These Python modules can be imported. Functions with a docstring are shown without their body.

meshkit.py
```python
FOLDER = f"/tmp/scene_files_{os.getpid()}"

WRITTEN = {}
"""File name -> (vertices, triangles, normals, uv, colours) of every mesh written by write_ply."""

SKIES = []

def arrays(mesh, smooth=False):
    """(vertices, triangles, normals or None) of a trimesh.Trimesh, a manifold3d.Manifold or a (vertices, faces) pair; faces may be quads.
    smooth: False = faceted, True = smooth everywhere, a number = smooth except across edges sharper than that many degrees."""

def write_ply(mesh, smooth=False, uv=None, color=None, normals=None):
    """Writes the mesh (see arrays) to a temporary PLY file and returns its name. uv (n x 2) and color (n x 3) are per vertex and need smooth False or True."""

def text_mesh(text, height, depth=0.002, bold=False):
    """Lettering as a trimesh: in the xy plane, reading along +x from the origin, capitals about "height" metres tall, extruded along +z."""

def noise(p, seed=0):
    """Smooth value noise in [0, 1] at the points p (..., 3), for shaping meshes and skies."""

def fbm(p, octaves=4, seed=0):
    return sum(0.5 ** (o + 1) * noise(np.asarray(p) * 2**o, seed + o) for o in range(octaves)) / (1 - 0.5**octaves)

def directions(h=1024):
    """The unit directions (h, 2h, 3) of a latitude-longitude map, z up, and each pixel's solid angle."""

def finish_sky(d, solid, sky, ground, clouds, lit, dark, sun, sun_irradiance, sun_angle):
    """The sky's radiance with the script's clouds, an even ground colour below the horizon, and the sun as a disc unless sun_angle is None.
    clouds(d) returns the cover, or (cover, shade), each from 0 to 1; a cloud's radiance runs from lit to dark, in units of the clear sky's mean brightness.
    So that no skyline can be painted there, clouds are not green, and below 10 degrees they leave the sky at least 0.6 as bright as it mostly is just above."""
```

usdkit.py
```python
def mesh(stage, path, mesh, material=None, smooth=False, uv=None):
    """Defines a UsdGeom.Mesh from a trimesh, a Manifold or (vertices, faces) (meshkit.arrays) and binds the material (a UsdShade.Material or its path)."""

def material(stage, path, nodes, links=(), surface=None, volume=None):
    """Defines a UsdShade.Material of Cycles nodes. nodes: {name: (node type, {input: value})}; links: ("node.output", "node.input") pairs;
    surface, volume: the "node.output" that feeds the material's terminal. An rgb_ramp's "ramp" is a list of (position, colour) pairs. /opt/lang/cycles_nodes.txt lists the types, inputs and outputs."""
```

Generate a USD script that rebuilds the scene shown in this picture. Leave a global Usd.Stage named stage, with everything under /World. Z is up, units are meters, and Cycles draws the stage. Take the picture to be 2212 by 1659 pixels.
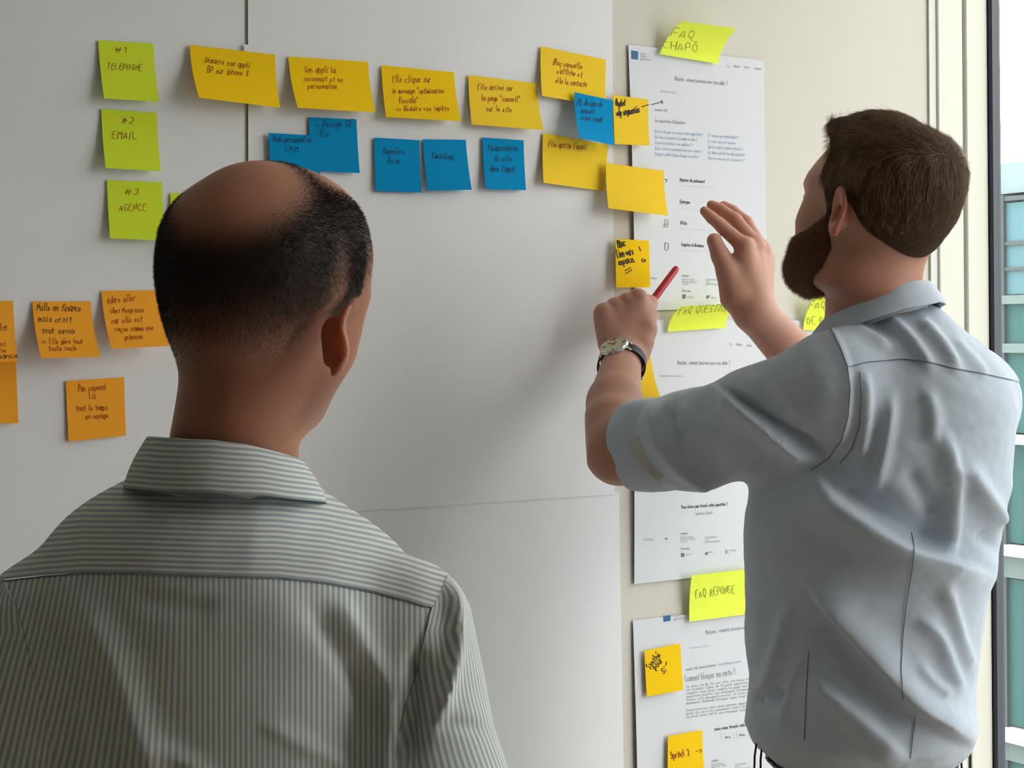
import math, random
import numpy as np, trimesh, manifold3d, usdkit, meshkit
from scipy.spatial import cKDTree
from scipy import sparse
from shapely.geometry import Polygon
from pxr import Usd, UsdGeom, UsdLux, UsdShade, Gf, Sdf, Vt

stage = Usd.Stage.CreateInMemory()
UsdGeom.SetStageUpAxis(stage, UsdGeom.Tokens.z)
UsdGeom.SetStageMetersPerUnit(stage, 1.0)
UsdGeom.Xform.Define(stage, '/World')
stage.SetDefaultPrim(stage.GetPrimAtPath('/World'))
UsdGeom.Scope.Define(stage, '/World/Looks')
random.seed(7); np.random.seed(7)
rng = np.random.default_rng(7)

# ------------------------------------------------------------------ camera, sky, exposure
W, H, FPX, CX, CY = 2212, 1659, 3600.0, 1106.0, 735.0
PHI, ROLL = math.radians(32.7), 0.008
EYE = np.array([0.0, -2.07, 1.58])
R0 = np.array([math.cos(PHI), -math.sin(PHI), 0.0]); F = np.array([math.sin(PHI), math.cos(PHI), 0.0]); U0 = np.array([0, 0, 1.0])
R = math.cos(ROLL) * R0 - math.sin(ROLL) * U0
U = math.cos(ROLL) * U0 + math.sin(ROLL) * R0
EXPOSURE = 0.0
cam = UsdGeom.Camera.Define(stage, '/World/camera')
m4 = np.eye(4); m4[0, :3], m4[1, :3], m4[2, :3], m4[3, :3] = R, U, -F, EYE
cam.AddTransformOp().Set(Gf.Matrix4d(m4.tolist()))
cam.CreateHorizontalApertureAttr(36.0); cam.CreateVerticalApertureAttr(36.0 * H / W)
cam.CreateFocalLengthAttr(36.0 * FPX / W)
cam.CreateVerticalApertureOffsetAttr(-(H / 2 - CY) * 36.0 / W)
cam.CreateClippingRangeAttr(Gf.Vec2f(0.05, 500.0))
cam.CreateExposureAttr(EXPOSURE)

sky = UsdLux.DomeLight.Define(stage, '/World/sky_light')
sky.CreateIntensityAttr(1.0)
SKY_STRENGTH = 4.2
sky_mat = usdkit.material(stage, '/World/Looks/overcast_sky', {
    't': ('texture_coordinate', {}), 'n': ('noise_texture', {'scale': 2.2, 'detail': 5.0}),
    'r': ('rgb_ramp', {'ramp': [(0.3, (1.0, 0.985, 0.955)), (0.7, (1.0, 0.99, 0.97))]}),
    'b': ('background_shader', {'strength': SKY_STRENGTH})},
    [('t.generated', 'n.vector'), ('n.fac', 'r.fac'), ('r.color', 'b.color')], surface='b.background')
UsdShade.MaterialBindingAPI.Apply(sky.GetPrim()).Bind(sky_mat)
SUN_DIR = np.array([.47, -.82, .30]); SUN_DIR /= np.linalg.norm(SUN_DIR)          # towards the hazy sun, low over the yard on the right
sun = UsdLux.DistantLight.Define(stage, '/World/hazy_sun')
sun.CreateIntensityAttr(1.5); sun.CreateAngleAttr(18.0); sun.CreateColorAttr(Gf.Vec3f(1.0, 0.93, 0.82))
sz = SUN_DIR; sx = np.cross([0, 0, 1.0], sz); sx /= np.linalg.norm(sx); sy_ = np.cross(sz, sx)
ms = np.eye(4); ms[0, :3], ms[1, :3], ms[2, :3] = sx, sy_, sz
sun.AddTransformOp().Set(Gf.Matrix4d(ms.tolist()))

# ------------------------------------------------------------------ helpers
def px_ray(px, py):
    return F + (px - CX) / FPX * R + (CY - py) / FPX * U
def on_wall(px, py, off=0.0):
    """The point of the pin wall (y = -off) behind a pixel."""
    d = px_ray(px, py); t = (-off - EYE[1]) / d[1]
    return EYE + t * d
def cpt(px, py, Z):
    """camera-frame point (right, depth, up)"""
    return np.array([(px - CX) / FPX * Z, Z, (CY - py) / FPX * Z])
def c2w(P):
    P = np.atleast_2d(P)
    return EYE + P[:, :1] * R + P[:, 1:2] * F + P[:, 2:3] * U
def w2c(P):
    Q = np.atleast_2d(P) - EYE
    return np.stack([Q @ R, Q @ F, Q @ U], 1)
def pix(P):
    """camera-frame points -> pixels"""
    return CX + FPX * P[:, 0] / P[:, 1], CY - FPX * P[:, 2] / P[:, 1]

_used = {}
def unique(parent, name):
    k = (parent, name); n = _used.get(k, 0); _used[k] = n + 1
    return f'{parent}/{name}' if n == 0 else f'{parent}/{name}_{n:03d}'
def setdata(p, label=None, cat=None, group=None, kind=None):
    for k, v in (('label', label), ('category', cat), ('group', group), ('kind', kind)):
        if v: p.SetCustomDataByKey(k, v)
def path_of(parent):
    return '/World' if parent is None else str(parent.GetPath())
def thing(name, label, cat, loc=(0, 0, 0), group=None, kind=None):
    x = UsdGeom.Xform.Define(stage, unique('/World', name)); x.AddTranslateOp().Set(Gf.Vec3d(*map(float, loc)))
    setdata(x.GetPrim(), label, cat, group, kind)
    return x.GetPrim()
def loc_of(prim):
    if prim is None: return np.zeros(3)
    p, o = prim, np.zeros(3)
    while p and str(p.GetPath()) not in ('/', '/World'):
        t = p.GetAttribute('xformOp:translate')
        if t and t.Get() is not None: o = o + np.array(t.Get())
        p = p.GetParent()
    return o
def obj(name, mesh, mat, parent=None, smooth=False, uv=None, attrs=None, label=None, cat=None, group=None, kind=None):
    """one Mesh prim given in world coordinates (made local to its parent)"""
    v, f, n = meshkit.arrays(mesh, smooth)
    v = v - loc_of(parent)
    if n is None: mm = usdkit.mesh(stage, unique(path_of(parent), name), (v, f), mat, smooth=False, uv=uv)
    else:
        mm = usdkit.mesh(stage, unique(path_of(parent), name), (v, f), mat, smooth=False, uv=uv)
        mm.CreateNormalsAttr(Vt.Vec3fArray.FromNumpy(n.astype(np.float32))); mm.SetNormalsInterpolation('vertex')
    for k, a in (attrs or {}).items():
        UsdGeom.PrimvarsAPI(mm).CreatePrimvar(k, Sdf.ValueTypeNames.FloatArray, 'vertex').Set(Vt.FloatArray.FromNumpy(np.asarray(a, np.float32)))
    setdata(mm.GetPrim(), label, cat, group, kind)
    return mm.GetPrim()
def box(lo, hi):
    lo, hi = np.minimum(lo, hi), np.maximum(lo, hi)
    b = trimesh.creation.box(np.asarray(hi, float) - lo); b.apply_translation((np.asarray(hi, float) + lo) / 2)
    return b
def bevel_box(lo, hi, r=0.003):
    lo, hi = np.minimum(lo, hi), np.maximum(lo, hi)
    s = manifold3d.Manifold.batch_hull([manifold3d.Manifold.cube([float(hi[i] - lo[i] - (0 if i == k else 2 * r)) for i in range(3)], True) for k in range(3)])
    return s.translate([float(x) for x in (np.asarray(lo, float) + hi) / 2])
def cat_mesh(ms):
    vs, fs, n = [], [], 0
    for m in ms:
        v, f, _ = meshkit.arrays(m); vs.append(v); fs.append(f + n); n += len(v)
    return np.vstack(vs), np.vstack(fs)

def mat(name, color, rough=0.6, spec=0.5, noise=0.0, nscale=30.0, bump=0.0, bscale=200.0, **kw):
    nodes = {'p': ('principled_bsdf', {'base_color': color, 'roughness': rough, 'specular_ior_level': spec, **kw})}
    links = []
    if noise or bump: nodes['tc'] = ('texture_coordinate', {})
    if noise:
        c = np.array(color)
        nodes['n'] = ('noise_texture', {'scale': nscale, 'detail': 4.0})
        nodes['r'] = ('rgb_ramp', {'ramp': [(0.25, tuple(np.clip(c * (1 - noise), 0, 1))), (0.75, tuple(np.clip(c * (1 + noise), 0, 1)))]})
        links += [('tc.object', 'n.vector'), ('n.fac', 'r.fac'), ('r.color', 'p.base_color')]
    if bump:
        nodes['bn'] = ('noise_texture', {'scale': bscale, 'detail': 3.0}); nodes['b'] = ('bump', {'strength': bump, 'distance': 0.002})
        links += [('tc.object', 'bn.vector'), ('bn.fac', 'b.height'), ('b.normal', 'p.normal')]
    return usdkit.material(stage, f'/World/Looks/{name}', nodes, links, surface='p.BSDF')
# ------------------------------------------------------------------ materials
M = {}
M['wall'] = mat('cream_wall_paint', (0.635, 0.618, 0.560), 0.7, 0.3, noise=0.02, nscale=3.0, bump=0.05, bscale=300)
M['paper_roll'] = mat('white_paper_roll', (0.78, 0.80, 0.83), 0.75, 0.25, noise=0.015, nscale=5.0)
M['white_paint'] = mat('white_paint', (0.66, 0.665, 0.605), 0.45, 0.5)
M['grey_paint'] = mat('pale_grey_seal', (0.66, 0.70, 0.67), 0.5, 0.4)
M['dark_gap'] = mat('dark_rubber_gap', (0.06, 0.055, 0.05), 0.7, 0.2)
M['frame'] = mat('anthracite_window_frame', (0.035, 0.045, 0.065), 0.35, 0.5)
M['floor'] = mat('warm_wood_floor', (0.42, 0.31, 0.22), 0.45, 0.4, noise=0.12, nscale=6.0)
M['ceiling'] = mat('white_ceiling', (0.76, 0.75, 0.72), 0.9, 0.2)
M['room'] = mat('grey_room_paint', (0.38, 0.37, 0.345), 0.85, 0.2)
M['tape'] = mat('white_tape', (0.83, 0.82, 0.78), 0.4, 0.4)
usdkit.material(stage, '/World/Looks/window_glass', {'t': ('transparent_bsdf', {'color': (0.96, 0.965, 0.955)}), 'g': ('glossy_bsdf', {'roughness': 0.0, 'color': (1, 1, 1)}),
    'f': ('layer_weight', {'blend': .5}), 'fp': ('math', {'math_type': 'power', 'value2': 4.0}), 'fm': ('math', {'math_type': 'multiply_add', 'value2': .5, 'value3': .04}), 'm': ('mix_closure', {})}, [('f.facing', 'fp.value1'), ('fp.value', 'fm.value1'), ('fm.value', 'm.fac'), ('t.BSDF', 'm.closure1'), ('g.BSDF', 'm.closure2')], surface='m.closure')
M['glass'] = UsdShade.Material.Get(stage, '/World/Looks/window_glass')

# ------------------------------------------------------------------ room shell
XW = on_wall(2129, 400)[0]            # where the pin wall ends and the window starts
XT = on_wall(2006, 400)[0]            # end of the painted wall, start of the trim
XL, YB, ZC = -2.6, -4.6, 2.75
obj('wall_back', box([XL - .1, 0, 0], [XT, .12, ZC]), M['wall'], kind='structure')
obj('floor', box([XL - .1, YB - .1, -.08], [XW + .12, .12, 0]), M['floor'], kind='structure')
obj('ceiling', box([XL - .1, YB - .1, ZC], [XW + .12, .12, ZC + .1]), M['ceiling'], kind='structure')
obj('wall_left', box([XL - .1, YB, 0], [XL, 0, ZC]), M['room'], kind='structure')
obj('wall_rear', box([XL - .1, YB - .1, 0], [XW + .12, YB, ZC]), M['room'], kind='structure')
# trim between wall and window: pale seal strip, two white panels, dark shadow gap between them
xa, xb, xc = on_wall(2021, 400)[0], on_wall(2074, 300)[0], on_wall(2081, 300)[0]
obj('trim_1', box([XT, -.004, 0], [xa, .12, ZC]), M['grey_paint'], kind='structure')
obj('trim_2', bevel_box([xa, -.008, 0], [xb, .12, ZC], .002), M['white_paint'], kind='structure')
obj('trim_3', box([xb, .012, 0], [xc, .12, ZC]), M['dark_gap'], kind='structure')
obj('trim_4', bevel_box([xc, -.008, 0], [XW - .001, .12, ZC], .002), M['white_paint'], kind='structure')
# window wall: floor-to-ceiling glazing on the right, mullions every 1.2 m
YWIN = -2.7
win = thing('window_1', 'tall right-hand window in an anthracite frame', None, (XW, 0, 0), kind='structure')
g = .016
ys = [-.004, -1.35, YWIN]
for a, b in zip(ys[:-1], ys[1:]):
    obj('pane', box([XW + .012, b + .02, .12], [XW + .018, a - .012, ZC - .06]), M['glass'], win)
obj('window_frame', bevel_box([XW, -g, 0], [XW + .024, .12, ZC], .002), M['frame'], win)
for y in ys[1:]:
    obj('mullion', bevel_box([XW, y - .03, .12], [XW + .03, y + .03, ZC - .06], .003), M['frame'], win)
obj('sill', bevel_box([XW, YWIN - .03, 0], [XW + .03, -g, .12], .003), M['frame'], win)
obj('head_rail', bevel_box([XW, YWIN - .03, ZC - .06], [XW + .03, -g, ZC], .003), M['frame'], win)
obj('wall_right', box([XW, YB, 0], [XW + .1, YWIN - .03, ZC]), M['room'], kind='structure')

# ------------------------------------------------------------------ the office building across the yard
XB = 22.0
def facade_z(py, px=2185):
    d = px_ray(px, py); t = (XB - EYE[0]) / d[0]
    return (EYE + t * d)[2]
def facade_y(px, py=700):
    d = px_ray(px, py); t = (XB - EYE[0]) / d[0]
    return (EYE + t * d)[1]
fm = {'slab': mat('white_slab_edge', (0.55, 0.56, 0.56), 0.7, 0.1), 'spandrel': mat('pale_green_spandrel', (0.11, 0.15, 0.15), 0.5, 0.1),
      'teal': mat('teal_facade_glass', (0.028, 0.085, 0.085), 0.25, 0.08), 'blue': mat('pale_blue_facade_glass', (0.075, 0.16, 0.19), 0.25, 0.08),
      'parapet': mat('pale_blue_parapet', (0.17, 0.23, 0.245), 0.6, 0.1), 'grey': mat('grey_facade_mullion', (0.06, 0.075, 0.08), 0.5, 0.1), 'ground': mat('grey_yard_paving', (0.45, 0.45, 0.43), 0.8)}
GZ = -9.0
bl = thing('office_building', 'glass office building with white slab edges seen through the window', 'building', (XB, 8, GZ))
Y0, Y1 = -14.0, 34.0
obj('wall', box([XB + .3, Y0, GZ], [XB + 9, Y1, facade_z(420)]), fm['grey'], bl, label='grey core wall behind the glass')
obj('parapet', box([XB + .1, Y0, facade_z(416)], [XB + 9, Y1, facade_z(350)]), fm['parapet'], bl, label='pale blue roof parapet')
bars = [(424, 434, 'grey'), (522, 530, 'grey'), (578, 585, 'grey')]
for a, b, k in bars:
    obj('rail', box([XB - .06, Y0, facade_z(b)], [XB + .1, Y1, facade_z(a)]), fm[k], bl)
for a, b in ((938, 956), (1176, 1195), (1570, 1592)):
    obj('slab_edge', box([XB - .35, Y0, facade_z(b)], [XB + .3, Y1, facade_z(a)]), fm['slab'], bl)
for a, b in ((638, 657), (742, 762), (1195, 1246), (1592, 1640)):
    obj('spandrel', box([XB - .1, Y0, facade_z(b)], [XB + .3, Y1, facade_z(a)]), fm['spandrel'], bl)
ztops = [(facade_z(434), facade_z(640), 'blue'), (facade_z(640), facade_z(938), 'teal'), (facade_z(956), facade_z(1176), 'teal'), (facade_z(1246), facade_z(1570), 'teal'), (facade_z(1640), GZ, 'teal')]
pitch = 1.35
ym0 = facade_y(2170)
k0, k1 = int(math.floor((Y0 - ym0) / pitch)) + 1, int(math.floor((Y1 - ym0) / pitch))
for zt, zb, k in ztops:
    for i in range(k0, k1):
        y = ym0 + i * pitch
        obj('pane', box([XB, y + .06, zb + .03], [XB + .05, y + pitch - .06, zt - .03]), fm[k], bl)
for i in range(k0, k1 + 1):
    y = ym0 + i * pitch
    obj('mullion', box([XB - .08, y - .06, GZ], [XB + .28, y + .06, facade_z(420)]), fm['grey'], bl)
obj('yard', box([XW + .12, -40, GZ - .2], [70, 60, GZ]), fm['ground'], kind='structure')
# ------------------------------------------------------------------ single-stroke lettering
GL = {
'a': '45 36 16 05 03 12 32 44;46 43 52', 'b': '09 02;05 26 45 43 22 02', 'c': '45 26 05 03 22 43', 'd': '45 26 05 03 22 44;49 42', 'e': '04 44 35 26 15 04 03 22 43',
'f': '48 39 28 22;06 46', 'g': '45 26 05 03 22 44;46 41 20 01', 'h': '09 02;04 26 45 42', 'i': '16 12;18 17', 'j': '26 21 00;28 27', 'k': '09 02;46 04 42', 'l': '19 13 32',
'm': '06 02;05 16 25 22;25 36 45 42', 'n': '06 02;04 26 45 42', 'o': '26 05 03 22 43 45 26', 'p': '06 00;05 26 45 43 22 03', 'q': '45 26 05 03 22 44;46 40', 'r': '06 02;04 16 36',
's': '45 26 05 14 34 43 22 03', 't': '28 23 32;06 46', 'u': '06 03 22 43;46 42', 'v': '06 22 46', 'w': '06 12 25 32 46', 'x': '06 42;46 02', 'y': '06 23;46 10', 'z': '06 46 02 42',
'A': '02 29 42;14 34', 'B': '02 09 39 47 36 06;36 45 43 32 02', 'C': '48 29 07 04 22 43', 'D': '02 09 29 47 44 22 02', 'E': '49 09 02 42;06 36', 'F': '49 09 02;06 36',
'G': '48 29 07 04 22 43 45 25', 'H': '09 02;49 42;05 45', 'I': '19 12', 'J': '39 33 22 03', 'K': '09 02;49 05 42', 'L': '09 02 42', 'M': '02 09 25 49 42', 'N': '02 09 42 49',
'O': '29 07 04 22 44 47 29', 'P': '02 09 39 47 45 05', 'Q': '29 07 04 22 44 47 29;24 41', 'R': '02 09 39 47 36 06;26 42', 'S': '48 29 07 16 35 43 22 03', 'T': '09 49;29 22', 'U': '09 03 22 43 49',
'V': '09 22 49', 'X': '09 42;49 02', 'Z': '09 49 02 42', '1': '07 29 22', '2': '08 29 47 45 02 42', '3': '08 29 47 26 44 32 03', '#': '12 18;32 38;04 44;06 46', '-': '04 44', '=': '03 43;05 45',
'>': '06 44 02', '.': '12 13', ',': '12 01', "'": '19 17', '"': '09 07;29 27', '!': '19 14;12 13', '?': '08 29 47 25 24;22 23', ':': '12 13;15 16', '/': '00 49', '\\': '09 40', '+': '04 44;26 22', '(': '39 17 14 32', ')': '19 37 34 12'}
ACC = {'é': ('e', '18 39'), 'è': ('e', '19 38'), 'ê': ('e', '08 29 48'), 'à': ('a', '19 38'), 'ô': ('o', '08 29 48'), 'Ô': ('O', '0: 2; 4:'), 'ç': ('c', '22 30 10'), 'ê': ('e', '08 29 48')}
ACC['Ô'] = ('O', ':0')
def glyph(ch):
    if ch in ACC:
        base, acc = ACC[ch]
        st = glyph(base)
        if ch == 'Ô': return st + [np.array([[1, 10.0], [2.2, 11.3], [3.4, 10.0]])]
        return st + [np.array([[int(p[0]), int(p[1])] for p in acc.split()], float)]
    if ch not in GL: return []
    return [np.array([[int(p[0]), int(p[1])] for p in s.split()], float) for s in GL[ch].split(';')]
def chaikin(p, n=2):
    for _ in range(n):
        if len(p) < 3: return p
        q = np.empty((2 * len(p) - 2, 2)); q[0::2] = .75 * p[:-1] + .25 * p[1:]; q[1::2] = .25 * p[:-1] + .75 * p[1:]
        p = np.vstack([p[:1], q, p[-1:]])
    return p
def text_strokes(text, x0, y0, x1, y1, h, jit=0.0, slant=0.12, it=2, seed=1, squeeze=1.0):
    """polylines in pixels: the text runs from (x0, y0) to (x1, y1) along its baseline; h = height of an x in pixels"""
    r = np.random.default_rng(abs(hash_str(text)) % 100000 + seed)
    adv, out = 0.0, []
    wid = {'i': 4.2, 'l': 4.6, 'I': 4.4, "'": 3, '.': 3, '!': 3.2, 'm': 6.4, 'w': 6.4, 'r': 5.4, ' ': 4.8}
    for ch in text:
        w = wid.get(ch, 6.0)
        for s in glyph(ch):
            s = chaikin(s, it); s = s - [0, 2]
            ang = r.normal(0, jit * .06); c, sn = math.cos(ang), math.sin(ang)
            s = s @ np.array([[c, sn], [-sn, c]]) * (1 + r.normal(0, jit * .06)) + [r.normal(0, jit * .2), r.normal(0, jit * .25)]
            s[:, 0] += s[:, 1] * slant + adv
            out.append(s)
        adv += w * (1 + r.normal(0, jit * .05))
    adv = max(adv - 2, 1)
    e = np.array([x1 - x0, y1 - y0], float); L = np.linalg.norm(e); e /= L; nrm = np.array([e[1], -e[0]])
    sx, sy = L / adv, h / 4.0
    return [np.array([x0, y0]) + np.outer(s[:, 0] * sx, e) + np.outer(s[:, 1] * sy, nrm) for s in out]
def hash_str(s):
    v = 7
    for c in s: v = (v * 31 + ord(c)) & 0x7fffffff
    return v

# ------------------------------------------------------------------ paper: quads given by their corners, on the wall, with one edge lifting off
class Paper:
    def __init__(self, tl, tr, bl, br, off=.0040, lift='bottom', power=1.7, d=None, side=0.0):
        self.px = [np.array(p, float) for p in (tl, tr, bl, br)]
        self.off, self.lift, self.power, self.side = off, lift, power, side
        if lift == 'bottom': fix, mov = (tl, tr), (bl, br)
        else: fix, mov = (bl, br), (tl, tr)
        A, B = on_wall(*fix[0], off), on_wall(*fix[1], off)
        t = (B - A) / np.linalg.norm(B - A)
        ds = []
        for a, m in ((A, mov[0]), (B, mov[1])):
            best = min(np.linspace(0, .05, 101), key=lambda q: abs(np.dot(on_wall(*m, off + q) - a, t)))
            ds.append(min(max(best, .0015), .032))
        if d is not None: ds = [d, d] if np.ndim(d) == 0 else list(d)
        self.d = ds
        C, D = on_wall(*mov[0], off + ds[0]), on_wall(*mov[1], off + ds[1])
        self.c3 = [A, B, C, D] if lift == 'bottom' else [C, D, A, B]
    def at(self, u, v, up=0.0):
        u, v = np.asarray(u, float), np.asarray(v, float)
        tl, tr, bl, br = self.c3
        P = (1 - v)[..., None] * ((1 - u)[..., None] * tl + u[..., None] * tr) + v[..., None] * ((1 - u)[..., None] * bl + u[..., None] * br)
        k = v if self.lift == 'bottom' else 1 - v
        d = self.d[0] * (1 - u) + self.d[1] * u
        P = P.copy(); P[..., 1] = -(self.off + d * np.clip(k, 0, 2) ** self.power + self.side * np.clip(1 - u, 0, 1) ** 6 * np.sin(np.clip(v, 0, 1) * math.pi) + up)
        return P
    def uv_of(self, pts):
        """inverse bilinear of pixel positions"""
        tl, tr, bl, br = self.px
        uv = np.full((len(pts), 2), .5)
        for _ in range(8):
            u, v = uv[:, :1], uv[:, 1:]
            e = (1 - v) * ((1 - u) * tl + u * tr) + v * ((1 - u) * bl + u * br) - pts
            du = (1 - v) * (tr - tl) + v * (br - bl); dv = (1 - u) * (bl - tl) + u * (br - tr)
            det = du[:, 0] * dv[:, 1] - du[:, 1] * dv[:, 0]
            uv[:, 0] -= (e[:, 0] * dv[:, 1] - e[:, 1] * dv[:, 0]) / det
            uv[:, 1] -= (du[:, 0] * e[:, 1] - du[:, 1] * e[:, 0]) / det
        return uv
    def mesh(self, nu=8, nv=12, th=.00025):
        u, v = np.meshgrid(np.linspace(0, 1, nu + 1), np.linspace(0, 1, nv + 1), indexing='ij')
        a = self.at(u, v, th).reshape(-1, 3); b = self.at(u, v, 0).reshape(-1, 3)
        n = (nu + 1) * (nv + 1)
        i = np.arange(n).reshape(nu + 1, nv + 1)
        q = np.stack([i[:-1, :-1], i[:-1, 1:], i[1:, 1:], i[1:, :-1]], -1).reshape(-1, 4)
        loop = np.concatenate([i[:, 0], i[-1, 1:], i[-2::-1, -1], i[0, -2:0:-1]])
        nx = np.roll(loop, -1)
        side = np.stack([loop, nx, nx + n, loop + n], -1)
        return np.vstack([a, b]), np.vstack([q, q[:, ::-1] + n, side])
    def ribbons(self, strokes, wpx, up=.0006):
        vs, fs, n = [], [], 0
        for s in strokes:
            if len(s) < 2: continue
            t = np.gradient(s, axis=0); t /= np.linalg.norm(t, axis=1, keepdims=True) + 1e-9
            nn = np.stack([-t[:, 1], t[:, 0]], 1) * wpx / 2
            s = s.copy(); s[0] -= t[0] * wpx * .3; s[-1] += t[-1] * wpx * .3
            ab = np.vstack([s + nn, s - nn]); uv = self.uv_of(ab)
            P = self.at(uv[:, 0], uv[:, 1], up); k = len(s); i = np.arange(k - 1)
            vs.append(P); fs.append(np.stack([i, i + 1, i + 1 + k, i + k], 1) + n); n += 2 * k
        return np.vstack(vs), np.vstack(fs)
    def poly(self, pts, up=.0006):
        g = Polygon(pts); v, f = trimesh.creation.triangulate_polygon(g, engine='earcut')
        uv = self.uv_of(np.asarray(v, float)[:, :2]); return self.at(uv[:, 0], uv[:, 1], up), np.asarray(f)

M['yellow'] = mat('amber_note_paper', (0.93, 0.60, 0.008), 0.8, 0.1)
M['yellow2'] = mat('yellow_note_paper', (0.90, 0.61, 0.035), 0.8, 0.1)
M['lime'] = mat('lime_note_paper', (0.68, 0.83, 0.04), 0.8, 0.1)
M['neon'] = mat('neon_yellow_note_paper', (0.84, 0.97, 0.10), 0.8, 0.1)
M['blue'] = mat('blue_note_paper', (0.0, 0.27, 0.58), 0.8, 0.1)
M['orange'] = mat('orange_note_paper', (0.99, 0.42, 0.035), 0.8, 0.1)
M['sheet'] = mat('white_print_paper', (0.665, 0.70, 0.755), 0.6, 0.3)
M['ink_red'] = mat('red_brown_ink', (0.34, 0.06, 0.008), 0.6, 0.2)
M['ink_black'] = mat('black_ink', (0.03, 0.022, 0.016), 0.6, 0.2)
M['ink_navy'] = mat('navy_ink', (0.006, 0.05, 0.14), 0.6, 0.2)
M['ink_olive'] = mat('olive_ink', (0.26, 0.30, 0.04), 0.6, 0.2)
M['print_grey'] = mat('grey_print', (0.42, 0.44, 0.47), 0.6, 0.2)
M['print_pale'] = mat('pale_grey_print', (0.60, 0.62, 0.66), 0.6, 0.2)
M['print_blue'] = mat('pale_blue_print', (0.44, 0.58, 0.74), 0.6, 0.2)
M['print_dark'] = mat('dark_grey_print', (0.16, 0.17, 0.19), 0.6, 0.2)
M['logo_blue'] = mat('dark_blue_print', (0.012, 0.12, 0.30), 0.5, 0.3)
M['print_white'] = mat('white_print', (0.85, 0.87, 0.9), 0.5, 0.3)

def note(corners, colour, label, lines=(), ink='ink_red', w=1.15, extra=(), group=None, name='sticky_note', **kw):
    p = Paper(*corners, **kw)
    t = thing(name, label, 'sticky note', p.c3[0], group=group)
    obj('paper', p.mesh(), M[colour], t, smooth=30)
    inks = {}
    for L in lines:
        txt, x0, y0, x1, y1, h = L[:6]; k = L[6] if len(L) > 6 else ink
        inks.setdefault(k, []).extend(text_strokes(txt, x0, y0, x1, y1, h, jit=1.0))
    for k, pts in extra: inks.setdefault(k, []).extend([np.array(q, float) for q in pts])
    for k, st in inks.items():
        obj('handwriting', p.ribbons(st, w), M[k], t, label=None if len(inks) == 1 else {'ink_red': 'red-brown handwriting', 'ink_black': 'black handwriting'}.get(k))
    return p

# ------------------------------------------------------------------ large paper sheets pinned on the wall
def paper_roll(corners, label, off=.002, d=.001, **kw):
    p = Paper(*corners, off=off, d=d, **kw)
    t = thing('paper_sheet', label, 'paper sheet', p.c3[0], group=None)
    obj('paper', p.mesh(24, 24, .0004), M['paper_roll'], t, smooth=40)
    return p, t
paper_roll(((-520, -260), (527, -160), (-500, 1800), (529, 1790)), 'large white paper sheet on the wall behind the orange and green notes', off=.0008, d=.0008)
pr, tmid = paper_roll(((535, -150), (1322, -90), (538, 1120), (1328, 1068)), 'large white paper sheet in the middle carrying the row of amber and blue notes', off=.0030, d=.0004)
paper_roll(((500, 1105), (1337, 1062), (500, 1900), (1349, 1780)), 'lower white paper sheet on the wall between the two men', off=.0026, d=.0008)
tp = Paper((527, 96), (536, 97), (527, 130), (537, 131), off=.0050, d=.0004)
obj('tape_strip', tp.mesh(2, 2, .0005), M['tape'], None, label='short white tape strip holding the paper edge above the leftmost amber note', cat='tape')

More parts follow.
